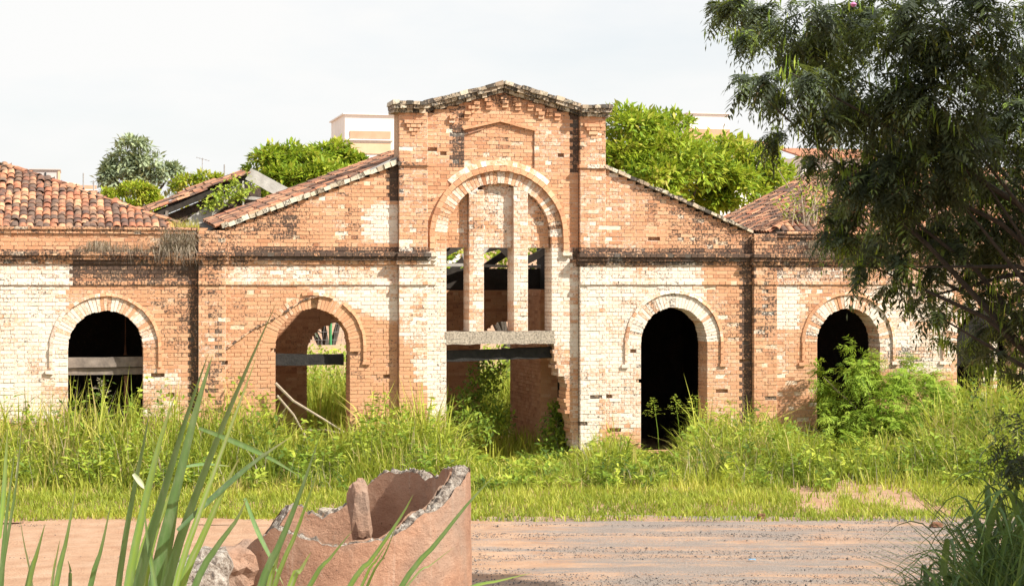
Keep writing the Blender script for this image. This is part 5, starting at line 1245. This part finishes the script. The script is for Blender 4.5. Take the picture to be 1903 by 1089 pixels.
# ------------------------------------------------------------------ cane grass close to the camera
def cane_leaf(parent, pts, w, depth, tone, name='leaf', dd=0.0):
    """arching folded leaf through photo points at a real depth"""
    q = [Vector(atd(px, py, depth + dd * i / max(1, len(pts) - 1))) for i, (px, py) in enumerate(pts)]
    def cr(t):
        s = t * (len(q) - 1); i = min(int(s), len(q) - 2); f = s - i
        p0, p1, p2, p3 = q[max(i - 1, 0)], q[i], q[i + 1], q[min(i + 2, len(q) - 1)]
        return 0.5 * ((2 * p1) + (p2 - p0) * f + (2 * p0 - 5 * p1 + 4 * p2 - p3) * f * f + (-p0 + 3 * p1 - 3 * p2 + p3) * f ** 3)
    n = 14; vs = []; fs = []; tw = random.uniform(-.5, .5); ww = w * .86 * depth / FPX
    for k in range(n + 1):
        t = k / n; p = cr(t); tg = (cr(min(1, t + .02)) - cr(max(0, t - .02))).normalized()
        vw = (p - Vector((0, -CAM_D, CAM_H))).normalized()
        s = tg.cross(vw).normalized(); nn = s.cross(tg)
        ang = tw + .5 * t; s2 = s * math.cos(ang) + nn * math.sin(ang); n2 = nn * math.cos(ang) - s * math.sin(ang)
        wk = ww * (min(1, .55 + 1.2 * t) * (1 - max(0, (t - .35) / .65) ** 1.7) + .02)
        vs += [p - s2 * wk * .5, p + n2 * wk * .16, p + s2 * wk * .5]
    for k in range(n): fs += [(3 * k, 3 * k + 1, 3 * k + 4, 3 * k + 3), (3 * k + 1, 3 * k + 2, 3 * k + 5, 3 * k + 4)]
    m = MB(); m.add(vs, fs, (0, 0, tone, 0)); br = random.uniform(.2, 1)
    m.c = [(br * (k // 3 / n) ** 6, 0, min(1, max(0, tone + random.uniform(-.06, .06) - (.12 if k % 3 == 2 else 0) + (.15 if k % 3 == 1 else 0))), 0) for k in range(len(vs))]
    return m.build(name, M['cane'], parent, tuple(q[0]), smooth=True)
def clump(pxb, depth, label):
    b = atd(pxb, 1200, depth); gzb = ground_z(b[0], b[1])
    return thing('cane_grass', (b[0], b[1], gzb), label, 'grass', 'cane grass close to the camera'), gzb
def run(parent, specs, depth, gzb):
    py0 = 525 + FPX * (CAM_H - gzb) / depth
    for pts, w, tone, dd in specs:
        pts = list(pts)
        if 1080 <= pts[0][1] < 1100:
            (xa, ya), (xb, yb) = pts[0], pts[1]; sl = (xa - xb) / max(40, (ya - yb)); lo = py0
            pts = [(xa + sl * (lo - ya) * .5, lo), (xa + sl * (lo - ya) * .3, ya + (lo - ya) * .45)] + pts
        cane_leaf(parent, pts, w, depth + random.uniform(-.15, .15), tone, dd=dd)
g1, z1 = clump(40, 5.2, 'sparse cane grass blades at the far left edge')
run(g1, [([(2, 1089), (12, 960), (28, 838)], 12, .3, 0), ([(0, 1000), (8, 900), (14, 800)], 10, .6, 0), ([(0, 1089), (30, 900), (45, 735)], 9, .35, 0), ([(52, 1089), (68, 1030), (84, 972)], 15, .55, 0), ([(104, 1089), (124, 1000), (141, 905)], 13, .5, 0), ([(96, 1089), (106, 1030), (112, 1000)], 7, .8, 0), ([(130, 1089), (131, 1060), (126, 1040)], 12, .1, 0), ([(168, 1089), (188, 1020), (206, 935)], 13, .4, 0), ([(60, 1089), (45, 1010), (35, 950)], 6, .9, 0)], 5.2, z1)
g2, z2 = clump(280, 4.8, 'dense clump of tall blue-green cane grass left of the broken ring')
run(g2, [([(220, 1089), (245, 930), (268, 820), (277, 765)], 15, .3, 0), ([(238, 1089), (268, 940), (300, 810), (326, 735)], 19, .62, 0), ([(256, 1089), (300, 930), (345, 780), (388, 655)], 27, .3, 0), ([(286, 1089), (325, 920), (365, 760), (395, 660)], 26, .25, 0), ([(310, 1089), (360, 930), (435, 740), (515, 560)], 27, .33, 0), ([(326, 1089), (375, 940), (430, 790), (478, 660)], 14, .75, 0), ([(268, 1089), (290, 990), (330, 880)], 16, .7, 0), ([(300, 1089), (318, 990), (330, 905), (335, 860)], 22, .2, 0),
         ([(250, 1089), (262, 1030), (285, 960), (300, 930)], 16, .75, 0), ([(288, 1089), (275, 1010), (268, 940)], 12, .45, 0), ([(338, 1089), (375, 1000), (420, 900), (445, 850)], 17, .7, 0), ([(362, 1089), (400, 1020), (440, 965), (458, 925)], 15, .35, 0),
         ([(330, 985), (400, 920), (470, 860), (540, 812)], 14, .05, .2), ([(370, 795), (430, 818), (500, 850), (556, 884)], 12, .3, .3), ([(338, 868), (380, 862), (428, 866)], 8, .35, .2), ([(248, 880), (262, 898), (268, 908)], 13, .98, 0), ([(455, 925), (478, 985), (505, 1040), (528, 1089)], 13, .4, 0)], 4.8, z2)
g3, z3 = clump(560, 4.6, 'thin cane grass blades crossing in front of the broken ring')
run(g3, [([(485, 1089), (520, 1010), (560, 910), (592, 815)], 17, .28, 0), ([(510, 1089), (550, 990), (580, 905), (600, 850)], 11, .7, 0), ([(500, 1089), (512, 1050), (525, 1000)], 14, .75, 0), ([(540, 1089), (558, 1060), (578, 1025)], 16, .75, 0), ([(575, 1089), (615, 1035), (655, 985)], 13, .55, 0), ([(650, 1089), (690, 1040), (745, 960), (768, 918)], 12, .6, 0), ([(682, 1089), (715, 1030), (742, 960)], 8, .6, 0), ([(672, 1089), (700, 1040), (720, 1010)], 7, .65, 0), ([(746, 1089), (810, 1010), (870, 935), (922, 880)], 12, .45, 0), ([(756, 1089), (800, 1050), (845, 1015)], 6, .8, 0), ([(700, 1500), (790, 1160), (868, 1094), (930, 1078), (988, 1064)], 9, .65, 0)], 4.6, z3)

# shaded grass clump at the lower right
cd = 14.0
cbx = atd(1850, 1150, cd); cz = ground_z(cbx[0], cbx[1])
g4 = thing('shaded_grass', (cbx[0], cbx[1], cz), 'dark arching grass clump in the tree shade at the lower right', 'grass')
V_, Q_, T_, C_ = [], [], [], []
def arch_leaf(base, az, Ln, rise, w, tone):
    vs = []; fs = []; n = 7; dv = Vector((math.cos(az), math.sin(az), 0)); sd = Vector((-math.sin(az), math.cos(az), 0))
    for k in range(n + 1):
        t = k / n; p = base + dv * (Ln * (t * .75)) * (0.6 + .4 * t) + Vector((0, 0, Ln * (rise * t - (rise * .95) * t ** 2.3)))
        wk = w * (1 - t ** 2) * .5 + .001; vs += [p - sd * wk, p - Vector((0, 0, wk * .5)), p + sd * wk]
    for k in range(n): fs += [(3 * k, 3 * k + 1, 3 * k + 4, 3 * k + 3), (3 * k + 1, 3 * k + 2, 3 * k + 5, 3 * k + 4)]
    m = MB(); m.add(vs, fs, (0, 0, tone, 0)); return m
for k in range(260):
    px = random.triangular(1690, 1960, 1880); b_ = atd(px, 1100, cd + random.uniform(-1.2, 1.0)); zg = ground_z(b_[0], b_[1]) - .05
    hgt = np.interp(px, [1680, 1790, 1860, 1900], [.95, 1.3, 1.65, 1.85]) * random.uniform(.72, 1.05)
    base = Vector((b_[0], b_[1], zg + hgt * random.uniform(.45, .8)))
    m = arch_leaf(base, random.uniform(0, 6.28), random.uniform(.45, .95), random.uniform(.7, 1.5), random.uniform(.024, .05), random.choice((.0, .1, .2, .3, .45, .6)))
    m.build('leaf', M['cane'], g4, tuple(base))
n = 1000
px = np.clip(rng.triangular(1670, 1890, 2000, n), 1670, 2000); dpt = cd + rng.uniform(-1.4, 1.4, n); lq = (px - 951.5) / FPX * dpt
X = lq * CS + dpt * SN; Y = -CAM_D - lq * SN + dpt * CS
V, Q, T, C = blades(np.stack([X, Y, gz(X, Y) - .03], -1), np.interp(px, [1670, 1790, 1860, 1900], [1.0, 1.4, 1.75, 1.95]) * rng.uniform(.55, 1.05, n), rng.uniform(0, 6.28, n), rng.uniform(.2, .9, n), rng.uniform(.02, .04, n), rng.uniform(0, .6, n), seg=4)
tag(link('leaf_mass', mesh_np('leaf_mass', place(V, WL[g4.name]), Q, T, C), M['cane'], g4), kind='stuff')
# overhanging dark sprig at the right edge
V, T, C = frond_mass([atd(1905, 860, 13), atd(1890, 830, 13), atd(1912, 890, 13), atd(1900, 800, 13)], [(.16, .25, .14)] * 4, [26] * 4, .15, .3, .2, 6, droop=.8)
b0 = atd(1950, 1100, 13); b0 = (b0[0], b0[1], ground_z(b0[0], b0[1]))
sp = thing('feathery_sapling', b0, 'dark feathery sapling at the right edge above the shaded grass', 'shrub')
link('foliage', mesh_np('foliage', place(V, b0), None, T, C), M['fern'], sp)
m = MB(); m.tube([b0, atd(1935, 950, 13), atd(1893, 850, 13)], [.02, .015, .006], 6); m.build('stem', M['bark'], sp)

# ------------------------------------------------------------------ the broken concrete ring and rubble
RD = 13.0; RC = 625
rc = atd(RC, 950, RD); rz = ground_z(rc[0], rc[1]) - .25
ring = thing('broken_ring', (rc[0], rc[1], rz), 'broken reddish concrete well ring in the foreground', 'concrete ring')
ANG = [(0, 873), (20, 868), (28, 869), (33, 884), (44, 893), (48, 882), (63, 878), (71, 876), (75, 886), (79, 900), (85, 914), (91, 934), (96, 952), (102, 957), (107, 953), (110, 958), (113, 940), (117, 936), (121, 950), (126, 976), (130, 992), (141, 1020), (154, 1042), (180, 1080), (195, 1110), (205, 1105), (213, 1085), (222, 1055), (232, 1030), (243, 1003), (250, 982), (256, 990), (264, 1003), (276, 1008), (287, 1003), (297, 994), (305, 983), (311, 960), (320, 944), (327, 930), (332, 906), (340, 893), (348, 880), (360, 873)]
JAG = [random.uniform(-.02, .02) for _ in range(60)]
def rim_z(deg, r):
    a = math.radians(deg); dd_ = RD + r * math.sin(a); py = np.interp(deg % 360, [q[0] for q in ANG], [q[1] for q in ANG])
    s_ = (deg % 360) / 6; i_ = int(s_) % 60; f_ = s_ - int(s_); jag = JAG[i_] * (1 - f_ ** 3) + JAG[(i_ + 1) % 60] * f_ ** 3
    return CAM_H - (py - 525) / FPX * dd_ + jag
def rpos(deg, r, z):
    a = math.radians(deg); l = (RC - 951.5) / FPX * RD + r * math.cos(a); d_ = RD + r * math.sin(a); x, y = ld(l, d_); return (x, y, z)
NS = 200; ro, ri = 0.93, 0.805
def shell(rr, flip, name, mat):
    vs = []; fs = []; nz_ = 9
    for k in range(NS):
        g = 360 * k / NS; zt = rim_z(g, .87) + 0.02 * noise.noise(Vector((k * .4, 1, 0))) + .012 * noise.noise(Vector((k * 1.3, 4, 0)))
        for j in range(nz_ + 1):
            t = j / nz_; r_ = rr + 0.012 * noise.noise(Vector((k * .12, t * 3, rr * 9))) + 0.006 * noise.noise(Vector((k * .5, t * 12, rr * 5)))
            vs.append(rpos(g, r_, rz + (zt - rz) * t))
    for k in range(NS):
        for j in range(nz_):
            a = k * (nz_ + 1) + j; b = ((k + 1) % NS) * (nz_ + 1) + j; f = (a, b, b + 1, a + 1); fs.append(f if not flip else f[::-1])
    m = MB(); m.add(vs, fs, (0, 0, .5, 0)); return m.build(name, mat, ring, smooth=True)
def ring_mat():
    m, ns, ls, b = new_mat('stained_concrete')
    pos = N(ns, 'ShaderNodeNewGeometry').outputs['Position']
    c = ramp(ns, ls, noise_node(ns, ls, pos, 3.0, 6, .65), [(.25, (.25, .135, .09)), (.5, (.39, .225, .15)), (.75, (.46, .30, .215))])
    mp_ = N(ns, 'ShaderNodeMapping'); mp_.inputs['Scale'].default_value = (9, 9, .9); ls.new(pos, mp_.inputs['Vector'])
    sk = math_node(ns, ls, 'MULTIPLY', math_node(ns, ls, 'SUBTRACT', noise_node(ns, ls, mp_.outputs[0], 1.5, 4, .6), .60), 6.0, True)
    c = mixc(ns, ls, math_node(ns, ls, 'MULTIPLY', sk, .55), c, (.62, .52, .43))
    gr = math_node(ns, ls, 'MULTIPLY', math_node(ns, ls, 'SUBTRACT', noise_node(ns, ls, pos, 1.7, 3), .52), 6.0, True)
    c = mixc(ns, ls, math_node(ns, ls, 'MULTIPLY', gr, .6), c, (.30, .235, .19))
    pit = math_node(ns, ls, 'MULTIPLY', math_node(ns, ls, 'SUBTRACT', noise_node(ns, ls, pos, 45, 2), .68), 14.0, True)
    c = mixc(ns, ls, pit, c, (.10, .06, .045))
    dt = math_node(ns, ls, 'MULTIPLY', math_node(ns, ls, 'SUBTRACT', noise_node(ns, ls, pos, 5.5, 8, .75), .55), 7.0, True)
    c = mixc(ns, ls, math_node(ns, ls, 'MULTIPLY', dt, .55), c, (.17, .11, .08))
    lc = math_node(ns, ls, 'MULTIPLY', math_node(ns, ls, 'SUBTRACT', noise_node(ns, ls, pos, 11, 8, .8), .60), 9.0, True)
    c = mixc(ns, ls, math_node(ns, ls, 'MULTIPLY', lc, .5), c, (.55, .44, .36))
    ls.new(c, b.inputs['Base Color']); bump(ns, ls, b, noise_node(ns, ls, pos, 16, 8, .75), .8, .04); return m
M['ring'] = ring_mat()
shell(ro, False, 'outer_face', M['ring']); shell(ri, True, 'inner_face', M['ring'])
vs = []; fs = []; NB = 400; nr = 7
for k in range(NB):
    g = 360 * k / NB; zt = rim_z(g, .87) + 0.02 * noise.noise(Vector((k * .2, 1, 0))) + .012 * noise.noise(Vector((k * .65, 4, 0)))
    for j in range(nr + 1):
        t = j / nr; r_ = ri + .004 + (ro - ri - .008) * t
        z = zt + 0.03 * noise.noise(Vector((k * .35, t * 5, 3))) + 0.016 * noise.noise(Vector((k * 1.1, t * 11, 7))) + .02 * math.sin(math.pi * t) - .012 - (0.05 * t * sstep(225, 260, g) * (1 - sstep(300, 330, g)))
        if j in (0, nr): z = min(z, zt - .01) - .03
        vs.append(rpos(g, r_, z))
for k in range(NB):
    for j in range(nr): a = k * (nr + 1) + j; b = ((k + 1) % NB) * (nr + 1) + j; fs.append((a, a + 1, b + 1, b))
m = MB(); m.add(vs, fs); m.build('broken_edge', M['aggregate'], ring)
m = MB(); m.add([rpos(360 * k / 40, ri - .01, rz + .55) for k in range(40)], [tuple(range(40))]); m.build('soil_fill', M['soil'], ring)
def rock(name, c, size, mat, label, cat, seed, rot=0.0, group=None, tall=1.0, sub=3, amp=.35):
    bm = bmesh.new(); bmesh.ops.create_icosphere(bm, subdivisions=sub, radius=1.0)
    for v in bm.verts:
        p = v.co.copy(); q = Vector((max(-.78, min(.78, p.x)), max(-.78, min(.78, p.y)), max(-.8, min(.8, p.z)))) / .8
        k = 1 + amp * noise.noise(q * 1.3 + Vector((seed, 0, 0))) + .14 * noise.noise(q * 4 + Vector((0, seed, 0)))
        q = q * k; v.co = Matrix.Rotation(rot, 3, 'Y') @ Vector((q.x * size[0], q.y * size[1], q.z * size[2] * tall))
    me = bpy.data.meshes.new(name); bm.to_mesh(me); bm.free()
    o = link(name, me, mat, None, c); return tag(o, label, cat, group)
c = atd(667, 948, 13.45); ck = rock('broken_chunk', (c[0], c[1], c[2]), (.074, .075, .20), M['ring'], 'upright reddish broken chunk standing inside the concrete ring', 'rubble', 3.0, rot=-.06, sub=3, amp=.3)
c = atd(385, 1075, 12.0); rock('rubble_block', c, (.13, .2, .19), M['aggregate'], 'pale broken concrete lump left of the ring', 'rubble', 11.0, rot=.3, group='rubble beside the ring')
c = atd(438, 1052, 12.3); rock('rubble_block', c, (.16, .18, .14), M['ring'], 'reddish concrete slab piece leaning on the ring', 'rubble', 21.0, rot=-.35, group='rubble beside the ring')
c = atd(345, 1120, 11.8); rock('rubble_block', c, (.22, .25, .25), M['aggregate'], 'lowest concrete lump at the bottom edge left of the ring', 'rubble', 31.0, rot=.1, group='rubble beside the ring')
c = atd(618, 928, 32.2); rock('stone', (c[0], c[1], .12), (.26, .2, .12), M['concrete'], 'pale flat stone at the road edge behind the ring', 'stone', 5.0)
c = atd(1415, 948, 32.7); rock('stone', (c[0], c[1], .04), (.07, .06, .05), M['rust'], 'small dark lump at the road edge near the bare soil', 'stone', 6.0)
c = atd(1740, 962, 31.5); rock('stone', (c[0], c[1], .05), (.09, .07, .045), M['rust'], 'small reddish stone by the shaded grass', 'stone', 8.0)
m = MB(); c = atd(1397, 1045, 27.6); M['blue'] = simple('blue_plastic', [(.2, (.10, .32, .62)), (.8, (.2, .45, .7))], 9, .4, 0)
m.beam((c[0] - .05, c[1], .05), (c[0] + .05, c[1] - .02, .052), .03, .01, n=3, j=.008); tag(m.build('plastic_scrap', M['blue'], None, (c[0], c[1], .05)), 'small blue plastic scrap lying on the road', 'litter')
